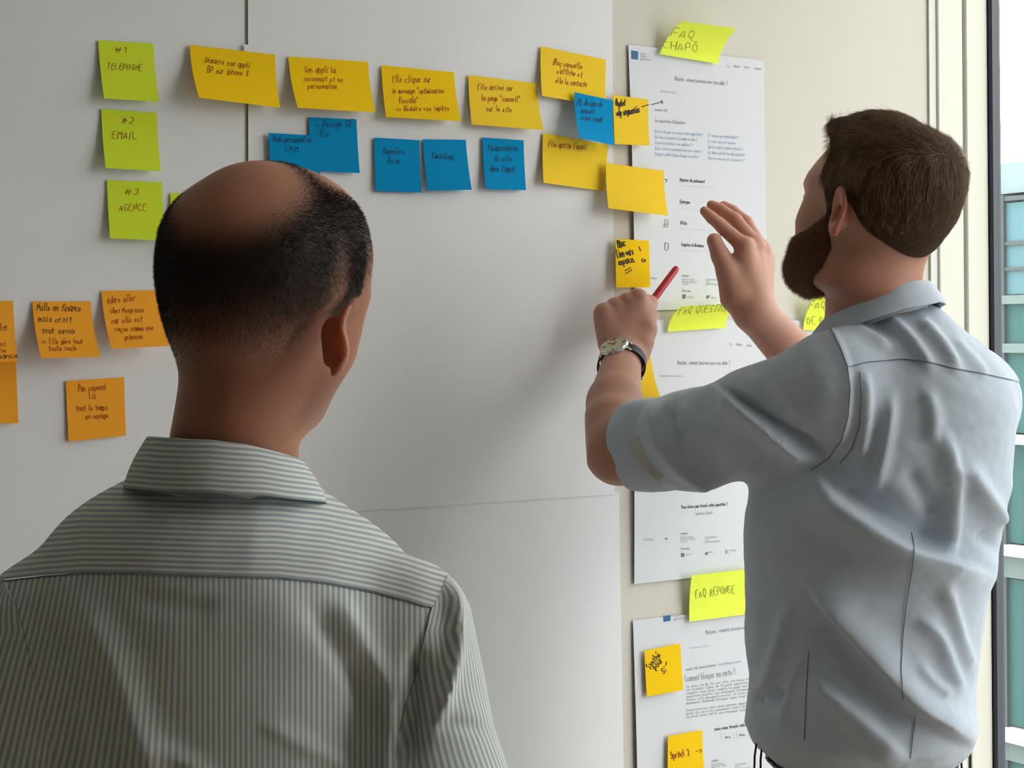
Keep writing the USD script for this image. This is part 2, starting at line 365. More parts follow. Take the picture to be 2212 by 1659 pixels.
# ------------------------------------------------------------------ sticky notes
note([(212, 87), (331, 94), (225, 213), (343, 220)], 'lime', 'lime green note reading #1 TELEPHONE, topmost of the green column', [('#1', 248, 114, 276, 114, 8), ('TELEPHONE', 232, 148, 307, 153, 8)], group=None)
note([(219, 235), (339, 244), (228, 363), (347, 370)], 'lime', 'lime green note reading #2 EMAIL, middle of the green column', [('#2', 264, 266, 285, 267, 8), ('EMAIL', 242, 299, 296, 301, 10)])
note([(231, 389), (350, 394), (238, 515), (358, 520)], 'lime', 'lime green note reading #3 AGENCE, lowest of the green column', [('#3', 269, 421, 299, 421, 8.5), ('AGENCE', 258, 456, 314, 455, 9)])
note([(368, 417), (487, 424), (376, 545), (495, 550)], 'lime', 'lime green note mostly hidden behind the balding head')
note([(410, 97), (594, 118), (430, 211), (605, 233)], 'yellow', 'wide amber note, leftmost of the top row, above the vertical paper edge', [('Démarre son appli', 444, 134, 540, 147, 8), ('BP sur iphone X', 450, 156, 537, 164, 8)], off=.007)
note([(623, 122), (795, 134), (643, 233), (810, 243)], 'yellow', 'wide amber note reading Son appli la reconnait, second of the top row', [('Son appli la', 659, 156, 725, 157, 8), ('reconnait et se', 659, 175, 741, 177, 7.5), ('personnalise', 667, 191, 728, 192, 7.5)], off=.007)
note([(824, 141), (981, 156), (834, 253), (996, 262)], 'yellow', 'wide amber note reading Elle clique sur le message, third of the top row', [('Elle clique sur', 849, 178, 931, 178, 9), ('le message "optimisation', 849, 202, 961, 201, 7), ('fiscale"', 862, 223, 905, 222, 8), ('=> Réduire vos impôts', 856, 240, 971, 239, 7)], off=.007)
note([(1012, 162), (1160, 180), (1019, 269), (1174, 281)], 'yellow2', 'wide amber note reading Elle arrive sur la page conseil', [('Elle arrive sur', 1033, 193, 1108, 196, 7.5), ('la page "conseil"', 1041, 217, 1125, 220, 7.5), ('sur le site', 1051, 240, 1105, 242, 7.5)], off=.007)
note([(1168, 100), (1309, 129), (1171, 207), (1308, 231)], 'yellow2', 'amber note reading Bloc conseille, highest of the amber notes near the printouts', [('Bloc conseille', 1195, 140, 1257, 149, 7.5), ("s'affiche et", 1203, 158, 1257, 167, 7.5), ('elle le contacte', 1200, 179, 1266, 188, 7.5)], off=.007)
note([(1173, 287), (1314, 313), (1174, 395), (1304, 413)], 'yellow2', 'amber note reading Elle quitte l\'appli under the tilted blue note', [("Elle quitte l'appli", 1185, 316, 1265, 324, 7.5)], off=.007)
note([(1309, 352), (1434, 369), (1314, 450), (1443, 466)], 'yellow2', 'blank amber note overlapping the left edge of the upper printout', off=.018)
note([(667, 253), (770, 258), (670, 369), (777, 374)], 'blue', 'blue note reading Design GE, peeking up behind another blue note above the balding head', [('-> Design GE', 675, 275, 760, 275, 9), ('-2Eu.', 682, 296, 711, 296, 9)], ink='ink_navy', off=.007)
note([(580, 287), (684, 293), (586, 396), (694, 402)], 'blue', 'blue note reading Push personnalisé CRM, just above the balding head', [('Push personnalisé', 590, 307, 672, 308, 8), ('CRM', 615, 328, 642, 328, 8)], ink='ink_navy', off=.0105, d=.001)
note([(808, 297), (906, 303), (811, 413), (910, 416)], 'blue', 'blue note reading Bannière Perso under the amber row', [('Bannière', 828, 332, 873, 333, 8), ('Perso', 838, 354, 864, 354, 8)], ink='ink_navy', off=.007)
note([(913, 301), (1006, 302), (924, 412), (1019, 410)], 'blue', 'blue note reading Emailing with its bottom curled to the right', [('Emailing', 934, 342, 979, 344, 8)], ink='ink_navy', off=.007)
note([(1042, 297), (1131, 303), (1049, 408), (1136, 411)], 'blue', 'blue note reading Encapsulation du site dans l\'appli', [('Encapsulation', 1056, 325, 1119, 326, 8), ('du site', 1068, 348, 1105, 349, 8), ("dans l'appli", 1059, 370, 1113, 372, 8)], ink='ink_navy', off=.007)
note([(1241, 199), (1324, 217), (1253, 298), (1327, 314)], 'blue', 'tilted bright blue note overlapping two amber notes beside the printout', [('/!\\ design du', 1248, 226, 1301, 231, 7.5), ('moment', 1258, 244, 1287, 246, 7.5), ('cross-canal', 1258, 259, 1303, 264, 7.5)], ink='ink_navy', off=.022)
note([(1325, 205), (1400, 215), (1328, 311), (1403, 315)], 'yellow2', 'small yellow note with black writing and an arrow, on the edge of the upper printout', [('Onglet', 1330, 229, 1351, 229, 9), ('vdp segmentés', 1333, 252, 1382, 243, 9)], ink='ink_black', w=1.9, off=.014, extra=[('ink_black', [[(1386, 231), (1401, 226)]])])
note([(1330, 516), (1402, 520), (1331, 621), (1405, 621)], 'yellow', 'small amber note with underlined black writing just above the fist', [('Bloc', 1336, 536, 1351, 532, 10), ('Lien vers', 1334, 557, 1369, 550, 10), ('espace.', 1337, 574, 1371, 566, 9), ('(s', 1386, 567, 1394, 565, 5)], ink='ink_black', w=1.9, off=.014, d=.003, extra=[('ink_black', [[(1350, 585), (1362, 578)], [(1351, 591), (1365, 583)], [(1380, 533), (1384, 542)]])])
note([(1336, 768), (1405, 764), (1348, 866), (1428, 862)], 'yellow2', 'yellow note on the middle printout half hidden behind the wristwatch arm', off=.016)
note([(1392, 1406), (1469, 1390), (1397, 1505), (1476, 1490)], 'yellow', 'small yellow note with slanted scribble on the lowest printout', [('Synthé', 1405, 1446, 1427, 1416, 8), ('pour', 1416, 1447, 1432, 1428, 8), ('!', 1430, 1443, 1436, 1440, 5), ('S:', 1432, 1456, 1443, 1448, 6)], ink='ink_black', w=1.8, off=.010)
note([(1443, 1590), (1517, 1577), (1442, 1692), (1522, 1680)], 'yellow', 'small yellow note reading Sprint 2 at the bottom edge of the picture', [('Sprint 2', 1450, 1640, 1489, 1631, 9), ('->', 1504, 1627, 1517, 1624, 8)], w=1.8, off=.010)
note([(70, 651), (196, 651), (89, 774), (217, 771)], 'orange', 'orange note with black and red lines starting Nulle en finance', [('Nulle en finance', 81, 671, 175, 673, 9.5, 'ink_black'), ('mais croit', 85, 695, 158, 697, 8, 'ink_black'), ('tout savoir', 93, 721, 166, 721, 8, 'ink_black'), ('=> Elle gère tout', 92, 743, 180, 743, 7), ('toute seule', 107, 758, 166, 757, 7)])
note([(219, 628), (340, 627), (241, 754), (366, 747)], 'orange', 'orange note with red lines starting Adore aller, touching the balding head', [('Adore aller', 234, 657, 294, 650, 9), ('chez Nespresso', 242, 676, 313, 675, 7.5), ('car elle est', 244, 699, 310, 695, 8), ('reçue comme une', 252, 717, 333, 713, 7), ('princesse', 272, 734, 309, 732, 7)])
note([(142, 823), (268, 815), (148, 954), (272, 941)], 'orange', 'orange note reading Pas souvent là, lowest on the left beside the shirt collar', [('Pas souvent', 170, 847, 228, 842, 9), ('là', 191, 862, 204, 862, 9), ('tout le temps', 164, 889, 232, 885, 8), ('en voyage', 185, 906, 233, 903, 8)], d=.002)
note([(-88, 768), (34, 770), (-84, 918), (40, 914)], 'orange', 'blank orange note cut by the left picture edge, lower of two', d=.003)
note([(-97, 652), (28, 650), (-85, 783), (38, 782)], 'orange', 'orange note with words at its right edge, cut by the left picture edge', [('mais elle', -70, 714, 17, 713, 9, 'ink_black'), ('est avec', -50, 749, 13, 748, 7), ('ma copine', -60, 763, 13, 762, 7), ('connaissance', -62, 777, 37, 773, 7, 'ink_black')], off=.006)
note([(1472, 46), (1590, 61), (1425, 117), (1551, 138)], 'neon', 'neon yellow note reading FAQ CHAPÔ, curling off the top of the upper printout', [('FAQ', 1456, 76, 1503, 84, 10), ('CHAPÔ', 1438, 102, 1508, 112, 11)], ink='ink_olive', lift='top', power=2.2, off=.010)
note([(1472, 662), (1594, 655), (1442, 717), (1567, 708)], 'neon', 'neon yellow note reading FAQ QUESTION, curling out between two printouts', [('FAQ QUESTION', 1472, 679, 1578, 672, 9)], ink='ink_olive', lift='top', power=2.4, off=.010, d=.030)
note([(1764, 638), (1882, 640), (1735, 713), (1858, 716)], 'neon', 'neon yellow note half hidden under the beard and blue shirt collar', [('FAQ', 1753, 667, 1787, 667, 9), ('DE REPONSE', 1748, 700, 1840, 702, 9)], ink='ink_olive', lift='top', power=2.2, off=.010, d=.028)
note([(1494, 1243), (1632, 1227), (1489, 1343), (1636, 1324)], 'neon', 'neon yellow note reading FAQ REPONSE at the top of the lowest printout', [('FAQ REPONSE', 1505, 1292, 1588, 1282, 10)], ink='ink_olive', lift='top', power=2.0, off=.010, d=.010)

# ------------------------------------------------------------------ printed web pages
def printout(corners, label, items, off=.003, side=.0025, d=.0012):
    p = Paper(*corners, off=off, d=d, side=side)
    t = thing('printed_page', label, 'printout', p.c3[0])
    obj('paper', p.mesh(24, 30, .0003), M['sheet'], t, smooth=40)
    groups = {}
    for it in items:
        k = it[0]
        if k == 'poly': groups.setdefault(('poly', it[1]), []).append(p.poly(it[2], it[3] if len(it) > 3 else .0007))
        elif k == 'line': groups.setdefault(('rib', it[1], it[3]), []).extend([np.array(q, float) for q in it[2]])
        else:
            txt, x0, y0, x1, y1, h = it[1:7]; w = it[7] if len(it) > 7 else 1.0
            groups.setdefault(('rib', k, w), []).extend(text_strokes(txt, x0, y0, x1, y1, h, slant=0.0, it=1))
    for k, v in groups.items():
        if k[0] == 'poly': obj('logo' if k[1] != 'print_dark' else 'icon', cat_mesh(v), M[k[1]], t)
        else: obj('printed_text', p.ribbons(v, k[2]), M[k[1]], t, kind='stuff')
    return p
def fb(x, y, s):
    return [('poly', 'print_dark', [(x, y), (x + s * .8, y), (x + s * .8, y + s), (x, y + s)]), ('line', 'print_white', [[(x + s * .75, y + s * .3), (x + s * .52, y + s * .3), (x + s * .48, y + s)], [(x + s * .32, y + s * .55), (x + s * .72, y + s * .55)]], 1.4)]
def bird(x, y, s):
    q = [(0, .15), (.18, .35), (.42, .42), (.5, .15), (.7, .05), (.85, .15), (1.0, .1), (.92, .28), (.88, .6), (.65, .9), (.3, 1), (0, .88), (.22, .78), (.08, .62), (.14, .55), (0, .35)]
    return [('poly', 'print_dark', [(x + a * s, y + b * s) for a, b in q])]
def logo(x, y, w, h, sk):
    return [('poly', 'logo_blue', [(x, y), (x + w, y + sk), (x + w, y + h + sk), (x, y + h)]), ('line', 'print_white', [[(x + w * .15, y + h * .5), (x + w * .45, y + h * .53)], [(x + w * .3, y + h * .32), (x + w * .3, y + h * .72)],
        [(x + w * .55, y + h * .3), (x + w * .85, y + h * .75)], [(x + w * .85, y + h * .32), (x + w * .55, y + h * .75)]], 1.5)]
def para(k, x0, x1, y, n, step, slope, seed, h=3.2, w=.9):
    r = np.random.default_rng(seed); words = 'si vous avez demandé la carte de paiement bloquer votre compte en ligne avec nos services clients pour toute question sur le site vous pouvez appeler'.split()
    out = []
    for i in range(n):
        s = ''
        while len(s) < 46: s += words[r.integers(len(words))] + ' '
        out.append((k, s[:46], x0, y + i * step, x1, y + i * step + (x1 - x0) * slope, h, w))
    return out
def footer(x, y, s, c2):
    return [('print_grey', 'A propos', x, y, x + 14, y + s * 14, 3, 1), ('print_pale', 'Mentions légales', x, y + 8, x + 27, y + 8 + s * 27, 2.6, .8), ('print_pale', 'Plan du site et aide', x, y + 13, x + 31, y + 13 + s * 31, 2.6, .8), ('print_pale', 'Contact', x, y + 18, x + 13, y + 18 + s * 13, 2.6, .8),
            ('print_pale', 'Nous rejoindre', c2, y + 8, c2 + 25, y + 8 + s * 25, 2.6, .8), ('print_pale', 'FAQ', c2, y + 13, c2 + 8, y + 13, 2.6, .8), ('print_pale', 'Tarifs et informations', c2, y + 18, c2 + 34, y + 18 + s * 34, 2.6, .8), ('print_grey', 'Suivez-nous', x, y + 33, x + 18, y + 33 + s * 18, 3, 1)]
nav = lambda x, y, s: [('line', 'print_grey', [[(x, y - 1), (x + 2, y - 3), (x + 4, y - 1), (x + 2, y + 1), (x, y - 1)], [(x + 4, y + 1), (x + 6, y + 3)]], .9), ('print_grey', 'Clients', x + 15, y + 2, x + 28, y + 3, 2.8, .9), ('print_grey', 'Aide', x + 38, y + 4, x + 49, y + 5, 2.8, .9), ('print_grey', 'Contact', x + 61, y + 7, x + 77, y + 8, 2.8, .9)]
it = logo(1363, 109, 13.5, 18, 2) + nav(1567, 143, .1) + [('print_pale', 'Espace', 1382, 117, 1394, 118, 2.8, .9), ('print_pale', 'clients', 1382, 123, 1395, 124, 2.8, .9), ('print_pale', 'particuliers', 1382, 129, 1403, 131, 2.8, .9),
    ('print_grey', 'Bonjour, comment pouvons-nous vous aider ?', 1454, 173, 1567, 184, 5, 1.2), ('print_pale', 'Recherche', 1425, 199, 1458, 202, 3, .8), ('print_grey', 'Accueil > FAQ', 1412, 239, 1437, 241, 3, .9), ('print_grey', 'Les questions fréquentes', 1412, 263, 1475, 268, 4.2, 1.1),
    ('print_dark', 'Moyens de paiement', 1465, 391, 1518, 395, 4.2, 1.3), ('print_dark', 'Epargne', 1465, 438, 1486, 440, 4.2, 1.3), ('print_dark', 'Prêts', 1466, 484, 1479, 486, 4.2, 1.3), ('print_dark', 'Comptes à distance', 1468, 531, 1516, 534, 4.2, 1.3)]
for i, (a, b) in enumerate(((1515, 'Est-il vrai que vous pouvez faire opposition ?'), (1502, 'Que faire si ma carte est perdue ou volée ?'), (1492, 'Comment modifier mon plafond ?'), (1512, 'Quels sont les avantages pour mon compte ?'), (1506, 'Un appel suffit-il pour bloquer ma carte ?'))):
    y = 286 + i * 12.2; it.append(('print_blue', b, 1412, y, a, y + (a - 1412) * .07, 3.6, 1.1))
for i, (a, b) in enumerate(((1592, 'Où trouver mes identifiants ?'), (1586, 'Le code reçu est inconnu'), (1602, 'Qu\'est-ce que le compte en devises ?'), (1608, 'Les frais sont-ils les mêmes partout ?'), (1605, 'Puis-je envoyer des documents ?'))):
    y = 295 + i * 12.2; it.append(('print_blue', b, 1526, y, a, y + (a - 1526) * .07, 3.6, 1.1))
for y in (400, 449, 494, 540): it.append(('line', 'print_pale', [[(1468, y), (1540, y + 5)]], .7))
it += [('line', 'print_dark', [[(1431, 478), (1434, 474), (1439, 476), (1439, 490), (1430, 490), (1430, 484), (1439, 484)], [(1433, 479), (1433, 489)]], 1.2), ('line', 'print_dark', [[(1433, 524), (1440, 525), (1440, 538), (1436, 541), (1433, 538), (1433, 524)]], 1.4), ('line', 'print_dark', [[(1430, 387), (1438, 388)], [(1437, 389), (1435, 393)]], 1.6), ('line', 'ink_black', [[(1404, 226), (1428, 219.5)], [(1424, 217), (1428, 219.5), (1427, 224)]], 1.6)]
it += footer(1470, 597, .05, 1521) + fb(1470, 636, 9) + bird(1521, 637, 8) + [('print_pale', 'facebook', 1481, 643, 1496, 644, 2.6, .8), ('print_pale', 'twitter', 1532, 644, 1543, 645, 2.6, .8), ('print_pale', 'Haut de page', 1405, 602, 1416, 603, 2.6, .8)]
printout([(1357, 96), (1650, 131), (1372, 672), (1657, 662)], 'upper printed web page with a blue logo square, behind the raised open hand', it)
it = nav(1572, 744, 0) + [('print_grey', 'Bonjour, comment pouvons-nous vous aider ?', 1460, 787, 1573, 788, 5, 1.2), ('print_pale', 'Recherche rapide', 1424, 814, 1470, 814, 3, .8), ('print_blue', 'Les + fréquentes', 1437, 857, 1480, 857, 3.8, 1.1), ('print_dark', "Vous n'avez pas trouvé votre question ?", 1468, 1099, 1567, 1092, 4.2, 1.2), ('print_grey', 'Service client >', 1498, 1113, 1538, 1110, 4, 1.0),
    ('print_pale', 'Haut de page', 1389, 1168, 1410, 1166, 3, .9), ('line', 'print_dark', [[(1434, 1164), (1437, 1164)]], 3)] + footer(1467, 1155, -.06, 1519) + fb(1467, 1195, 8.5) + bird(1518, 1192, 7.5) + [('poly', 'print_grey', [(1563, 1188), (1569.5, 1187.5), (1569.5, 1196), (1563, 1196.5)]), ('print_pale', 'facebook', 1478, 1200, 1491, 1199, 2.6, .8), ('print_pale', 'twitter', 1528, 1195, 1536, 1194, 2.6, .8), ('print_pale', 'instagram', 1573, 1191, 1586, 1190, 2.6, .8)]
printout([(1366, 690), (1668, 692), (1370, 1262), (1676, 1229)], 'middle printed web page, crossed by the raised blue sleeve', it)
it = [('print_grey', 'Bonjour, comment pouvons-nous vous aider ?', 1745, 787, 1862, 788, 5, 1.2)] + nav(1850, 744, 0)
printout([(1669, 692), (1962, 694), (1677, 1229), (1966, 1198)], 'printed web page mostly hidden behind the bearded man\'s shoulder', it, off=.0045, side=0)
it = logo(1430, 1331, 14.5, 12.5, -2) + [('print_pale', 'Espace', 1452, 1333, 1464, 1331, 2.8, .9), ('print_pale', 'particuliers', 1452, 1340, 1472, 1337, 2.8, .9), ('print_grey', 'Bonjour, comment pouvons-nous vous aider ?', 1521, 1370, 1652, 1353, 5, 1.2), ('print_pale', 'Recherche', 1487, 1402, 1526, 1397, 3, .8), ('print_grey', 'Accueil > FAQ > Moyens de paiement', 1478, 1449, 1541, 1439, 3, .9), ('print_blue', 'Comment bloquer ma carte', 1548, 1438, 1597, 1431, 3, .9),
    ('print_grey', 'Comment bloquer ma carte ?', 1477, 1473, 1585, 1457, 8, 1.5), ('print_dark', 'Avez-vous trouvé votre réponse ?', 1540, 1579, 1640, 1564, 4.2, 1.3)] + para('print_grey', 1479, 1650, 1486, 6, 7.2, -.125, 3) + para('print_grey', 1479, 1650, 1537, 3, 7.2, -.125, 4)
it += [('line', 'print_pale', [[(1554, 1586), (1581, 1582), (1582, 1598), (1555, 1602), (1554, 1586)], [(1587, 1581), (1612, 1577), (1613, 1593), (1588, 1597), (1587, 1581)]], .8), ('print_dark', 'Oui', 1563, 1596, 1574, 1594, 3, 1), ('print_dark', 'Non', 1594, 1591, 1606, 1589, 3, 1)] + footer(1533, 1646, -.12, 1585)
printout([(1367, 1340), (1676, 1305), (1381, 1945), (1682, 1890)], 'lowest printed web page with two small yellow notes, left of the blue shirt', it)
# ------------------------------------------------------------------ implicit shapes and a surface-nets mesher
def smin(a, b, k):
    h = np.maximum(k - np.abs(a - b), 0) / k
    return np.minimum(a, b) - h * h * k * .25
def smax(a, b, k): return -smin(-a, -b, k)
def ell(c, r, rot=None):
    c, r = np.array(c, float), np.array(r, float)
    def f(P):
        q = P - c
        if rot is not None: q = q @ rot
        k0 = np.linalg.norm(q / r, axis=1); k1 = np.linalg.norm(q / (r * r), axis=1)
        return k0 * (k0 - 1) / np.maximum(k1, 1e-9)
    return f
def cap(a, b, ra, rb=None):
    a, b = np.array(a, float), np.array(b, float); rb = ra if rb is None else rb
    def f(P):
        ab = b - a; t = np.clip((P - a) @ ab / max(ab @ ab, 1e-12), 0, 1)
        return np.linalg.norm(P - a - t[:, None] * ab, axis=1) - (ra + (rb - ra) * t)
    return f
def chain(pts, rad, k=.01):
    cs = [cap(pts[i], pts[i + 1], rad[i], rad[i + 1]) for i in range(len(pts) - 1)]
    def f(P):
        d = cs[0](P)
        for c in cs[1:]: d = smin(d, c(P), k)
        return d
    return f
def union(fs, k=.01):
    def f(P):
        d = fs[0](P)
        for g in fs[1:]: d = smin(d, g(P), k)
        return d
    return f
def rotz(a): c, s = math.cos(a), math.sin(a); return np.array([[c, -s, 0], [s, c, 0], [0, 0, 1.0]])
def rotx(a): c, s = math.cos(a), math.sin(a); return np.array([[1, 0, 0], [0, c, -s], [0, s, c]])
def roty(a): c, s = math.cos(a), math.sin(a); return np.array([[c, 0, s], [0, 1, 0], [-s, 0, c]])

def surface_nets(f, lo, hi, h, smooth=2):
    lo, hi = np.array(lo, float), np.array(hi, float)
    n = np.ceil((hi - lo) / h).astype(int) + 1
    q = 4; nc = (n + q - 1) // q + 1
    gc = np.stack(np.meshgrid(*[lo[i] + np.arange(nc[i]) * h * q for i in range(3)], indexing='ij'), -1)
    dc = f(gc.reshape(-1, 3)).reshape(nc)
    big = np.repeat(np.repeat(np.repeat(dc, q, 0), q, 1), q, 2)
    off = q // 2
    big = np.pad(big, ((off, 0),) * 3, mode='edge')[:n[0], :n[1], :n[2]] if False else big[:n[0], :n[1], :n[2]]
    vals = np.where(big > 0, 1.0, -1.0)
    near = np.abs(big) < h * q * 3.2
    idx = np.argwhere(near)
    pts = lo + idx * h
    out = np.empty(len(pts))
    for s in range(0, len(pts), 400000): out[s:s + 400000] = f(pts[s:s + 400000])
    vals[near] = out
    vals[[0, -1]] = np.abs(vals[[0, -1]]) + 1e-6; vals[:, [0, -1]] = np.abs(vals[:, [0, -1]]) + 1e-6; vals[:, :, [0, -1]] = np.abs(vals[:, :, [0, -1]]) + 1e-6
    vals[vals == 0] = 1e-9
    neg = vals < 0
    c = [neg[a:n[0] - 1 + a, b:n[1] - 1 + b, d:n[2] - 1 + d] for a in (0, 1) for b in (0, 1) for d in (0, 1)]
    cnt = sum(x.astype(np.int8) for x in c)
    act = (cnt > 0) & (cnt < 8)
    ids = np.full(act.shape, -1); cells = np.argwhere(act); ids[act] = np.arange(len(cells))
    acc, num = np.zeros((len(cells), 3)), np.zeros(len(cells))
    corners = [(a, b, d) for a in (0, 1) for b in (0, 1) for d in (0, 1)]
    cv = [vals[cells[:, 0] + a, cells[:, 1] + b, cells[:, 2] + d] for a, b, d in corners]
    for i in range(8):
        for j in range(i + 1, 8):
            ci, cj = np.array(corners[i]), np.array(corners[j])
            if np.abs(ci - cj).sum() != 1: continue
            m = (cv[i] < 0) != (cv[j] < 0)
            t = cv[i][m] / (cv[i][m] - cv[j][m])
            acc[m] += ci + t[:, None] * (cj - ci); num[m] += 1
    V = lo + (cells + acc / num[:, None]) * h
    Fs = []
    for ax in range(3):
        o1, o2 = [(1, 2), (2, 0), (0, 1)][ax]
        a = neg.take(range(0, n[ax] - 1), ax); b = neg.take(range(1, n[ax]), ax)
        e = np.argwhere(a != b)
        e = e[(e[:, o1] > 0) & (e[:, o2] > 0) & (e[:, o1] < n[o1] - 1) & (e[:, o2] < n[o2] - 1)]
        s = a[tuple(e.T)]
        d1, d2 = np.zeros(3, int), np.zeros(3, int); d1[o1] = 1; d2[o2] = 1
        g = lambda x: ids[tuple(x.T)]
        Q = np.stack([g(e - d1 - d2), g(e - d2), g(e), g(e - d1)], 1)
        Q[~s] = Q[~s][:, ::-1]
        Fs.append(Q)
    Q = np.vstack(Fs)
    T = np.vstack([Q[:, [0, 1, 2]], Q[:, [0, 2, 3]]])
    if smooth: V = taubin(V, T, smooth)
    return V, T
def adj(n, T):
    e = np.vstack([T[:, [0, 1]], T[:, [1, 2]], T[:, [2, 0]]])
    A = sparse.coo_matrix((np.ones(2 * len(e)), (np.r_[e[:, 0], e[:, 1]], np.r_[e[:, 1], e[:, 0]])), shape=(n, n)).tocsr(); A.data[:] = 1
    return sparse.diags(1 / np.maximum(np.asarray(A.sum(1)).ravel(), 1)) @ A
def taubin(V, T, it=2, lam=.5, mu=-.52):
    A = adj(len(V), T)
    for _ in range(it):
        V = V + lam * (A @ V - V); V = V + mu * (A @ V - V)
    return V
def normals(V, T):
    n = np.zeros_like(V); fn = np.cross(V[T[:, 1]] - V[T[:, 0]], V[T[:, 2]] - V[T[:, 0]])
    for k in range(3): np.add.at(n, T[:, k], fn)
    return n / np.maximum(np.linalg.norm(n, axis=1, keepdims=True), 1e-12)
def compact(V, T, *attrs):
    used = np.unique(T); m = np.full(len(V), -1); m[used] = np.arange(len(used))
    return (V[used], m[T]) + tuple(a[used] for a in attrs)
def clip(V, T, s, *attrs):
    """keeps the part of the mesh where s >= 0, cutting triangles along s = 0; attrs are carried along"""
    A = np.hstack([V] + [np.asarray(a, float).reshape(len(V), -1) for a in attrs] + [s.reshape(-1, 1)])
    ins = s >= 0; k = ins[T].sum(1)
    keep = T[k == 3]; new, nf, nv = [], [], len(V)
    cache = {}
    def cut(i, j):
        nonlocal nv
        key = (i, j) if i < j else (j, i)
        if key not in cache:
            t = s[i] / (s[i] - s[j]); new.append(A[i] + t * (A[j] - A[i])); cache[key] = nv; nv += 1
        return cache[key]
    for tri in T[(k == 1) | (k == 2)]:
        poly = []
        for a in range(3):
            i, j = int(tri[a]), int(tri[(a + 1) % 3])
            if ins[i]: poly.append(i)
            if ins[i] != ins[j]: poly.append(cut(i, j))
        for a in range(1, len(poly) - 1): nf.append([poly[0], poly[a], poly[a + 1]])
    A2 = np.vstack([A] + ([np.array(new)] if new else [])); T2 = np.vstack([keep] + ([np.array(nf)] if nf else []))
    used = np.unique(T2); m = np.full(len(A2), -1); m[used] = np.arange(len(used)); A2, T2 = A2[used], m[T2]
    out, c = [], 3
    for a in attrs:
        w = np.asarray(a).reshape(len(V), -1).shape[1]; x = A2[:, c:c + w]; out.append(x[:, 0] if np.ndim(a) == 1 else x); c += w
    return (A2[:, :3], T2, *out)
def interp(x, tab, col):
    t = np.array(tab, float); return np.interp(x, t[:, 0], t[:, col])
def seg_dist(px, py, poly):
    """signed distance to a polyline (positive to its left) and the fraction along it"""
    P = np.stack([px, py], 1); best = np.full(len(P), 1e9); sg = np.zeros(len(P)); fr = np.zeros(len(P))
    poly = np.array(poly, float); L = np.r_[0, np.cumsum(np.linalg.norm(np.diff(poly, axis=0), axis=1))]
    for i in range(len(poly) - 1):
        a, b = poly[i], poly[i + 1]; ab = b - a; t = np.clip((P - a) @ ab / (ab @ ab), 0, 1); q = P - a - t[:, None] * ab
        d = np.linalg.norm(q, axis=1); m = d < best
        best[m] = d[m]; sg[m] = np.sign(ab[0] * q[m, 1] - ab[1] * q[m, 0]); fr[m] = (L[i] + t[m] * (L[i + 1] - L[i])) / L[-1]
    return best * sg, fr
def fold_field(px, py, folds):
    """cloth folds: (polyline in pixels, height, width on its right/upper side, width on its left/lower side)"""
    d = np.zeros(len(px))
    for poly, amp, w1, w2 in folds:
        s, fr = seg_dist(px, py, chaikin(np.array(poly, float), 3))
        w = np.where(s < 0, w1, w2)
        d += amp * np.exp(-(s / w) ** 2) * np.clip(np.minimum(fr, 1 - fr) * 5 + .15, 0, 1)
    return d
def warp_outline(V, T, left, right, excl=None, lo=.85, hi=1.2):
    """fits the silhouette of a posed part (camera-frame points) to the outline seen in the photograph, height by height"""
    px, py = pix(V); ok = np.ones(len(V), bool) if excl is None else ~excl
    y0, y1 = py[ok].min(), py[ok].max(); nb = 70
    b = np.clip(((py - y0) / (y1 - y0) * nb).astype(int), 0, nb - 1)
    mn, mx = np.full(nb, np.nan), np.full(nb, np.nan)
    for i in range(nb):
        m = ok & (b == i)
        if m.any(): mn[i], mx[i] = px[m].min(), px[m].max()
    yc = y0 + (np.arange(nb) + .5) / nb * (y1 - y0)
    g = ~np.isnan(mn); mn, mx = np.interp(yc, yc[g], mn[g]), np.interp(yc, yc[g], mx[g])
    tl, tr = interp(yc, left, 1), interp(yc, right, 1)
    sc = np.clip((tr - tl) / np.maximum(mx - mn, 1), lo, hi); sh = (tr + tl) / 2 - (mx + mn) / 2
    k = np.array([1, 2, 1.0]) / 4
    for _ in range(2):
        sc = np.convolve(np.pad(sc, 1, mode='edge'), k, 'valid'); sh = np.convolve(np.pad(sh, 1, mode='edge'), k, 'valid')
    mid = (mx + mn) / 2
    c = np.interp(py, yc, mid); x2 = c + np.interp(py, yc, sh) + (px - c) * np.interp(py, yc, sc)
    V = V.copy(); V[:, 0] = (x2 - CX) / FPX * V[:, 1]
    return V

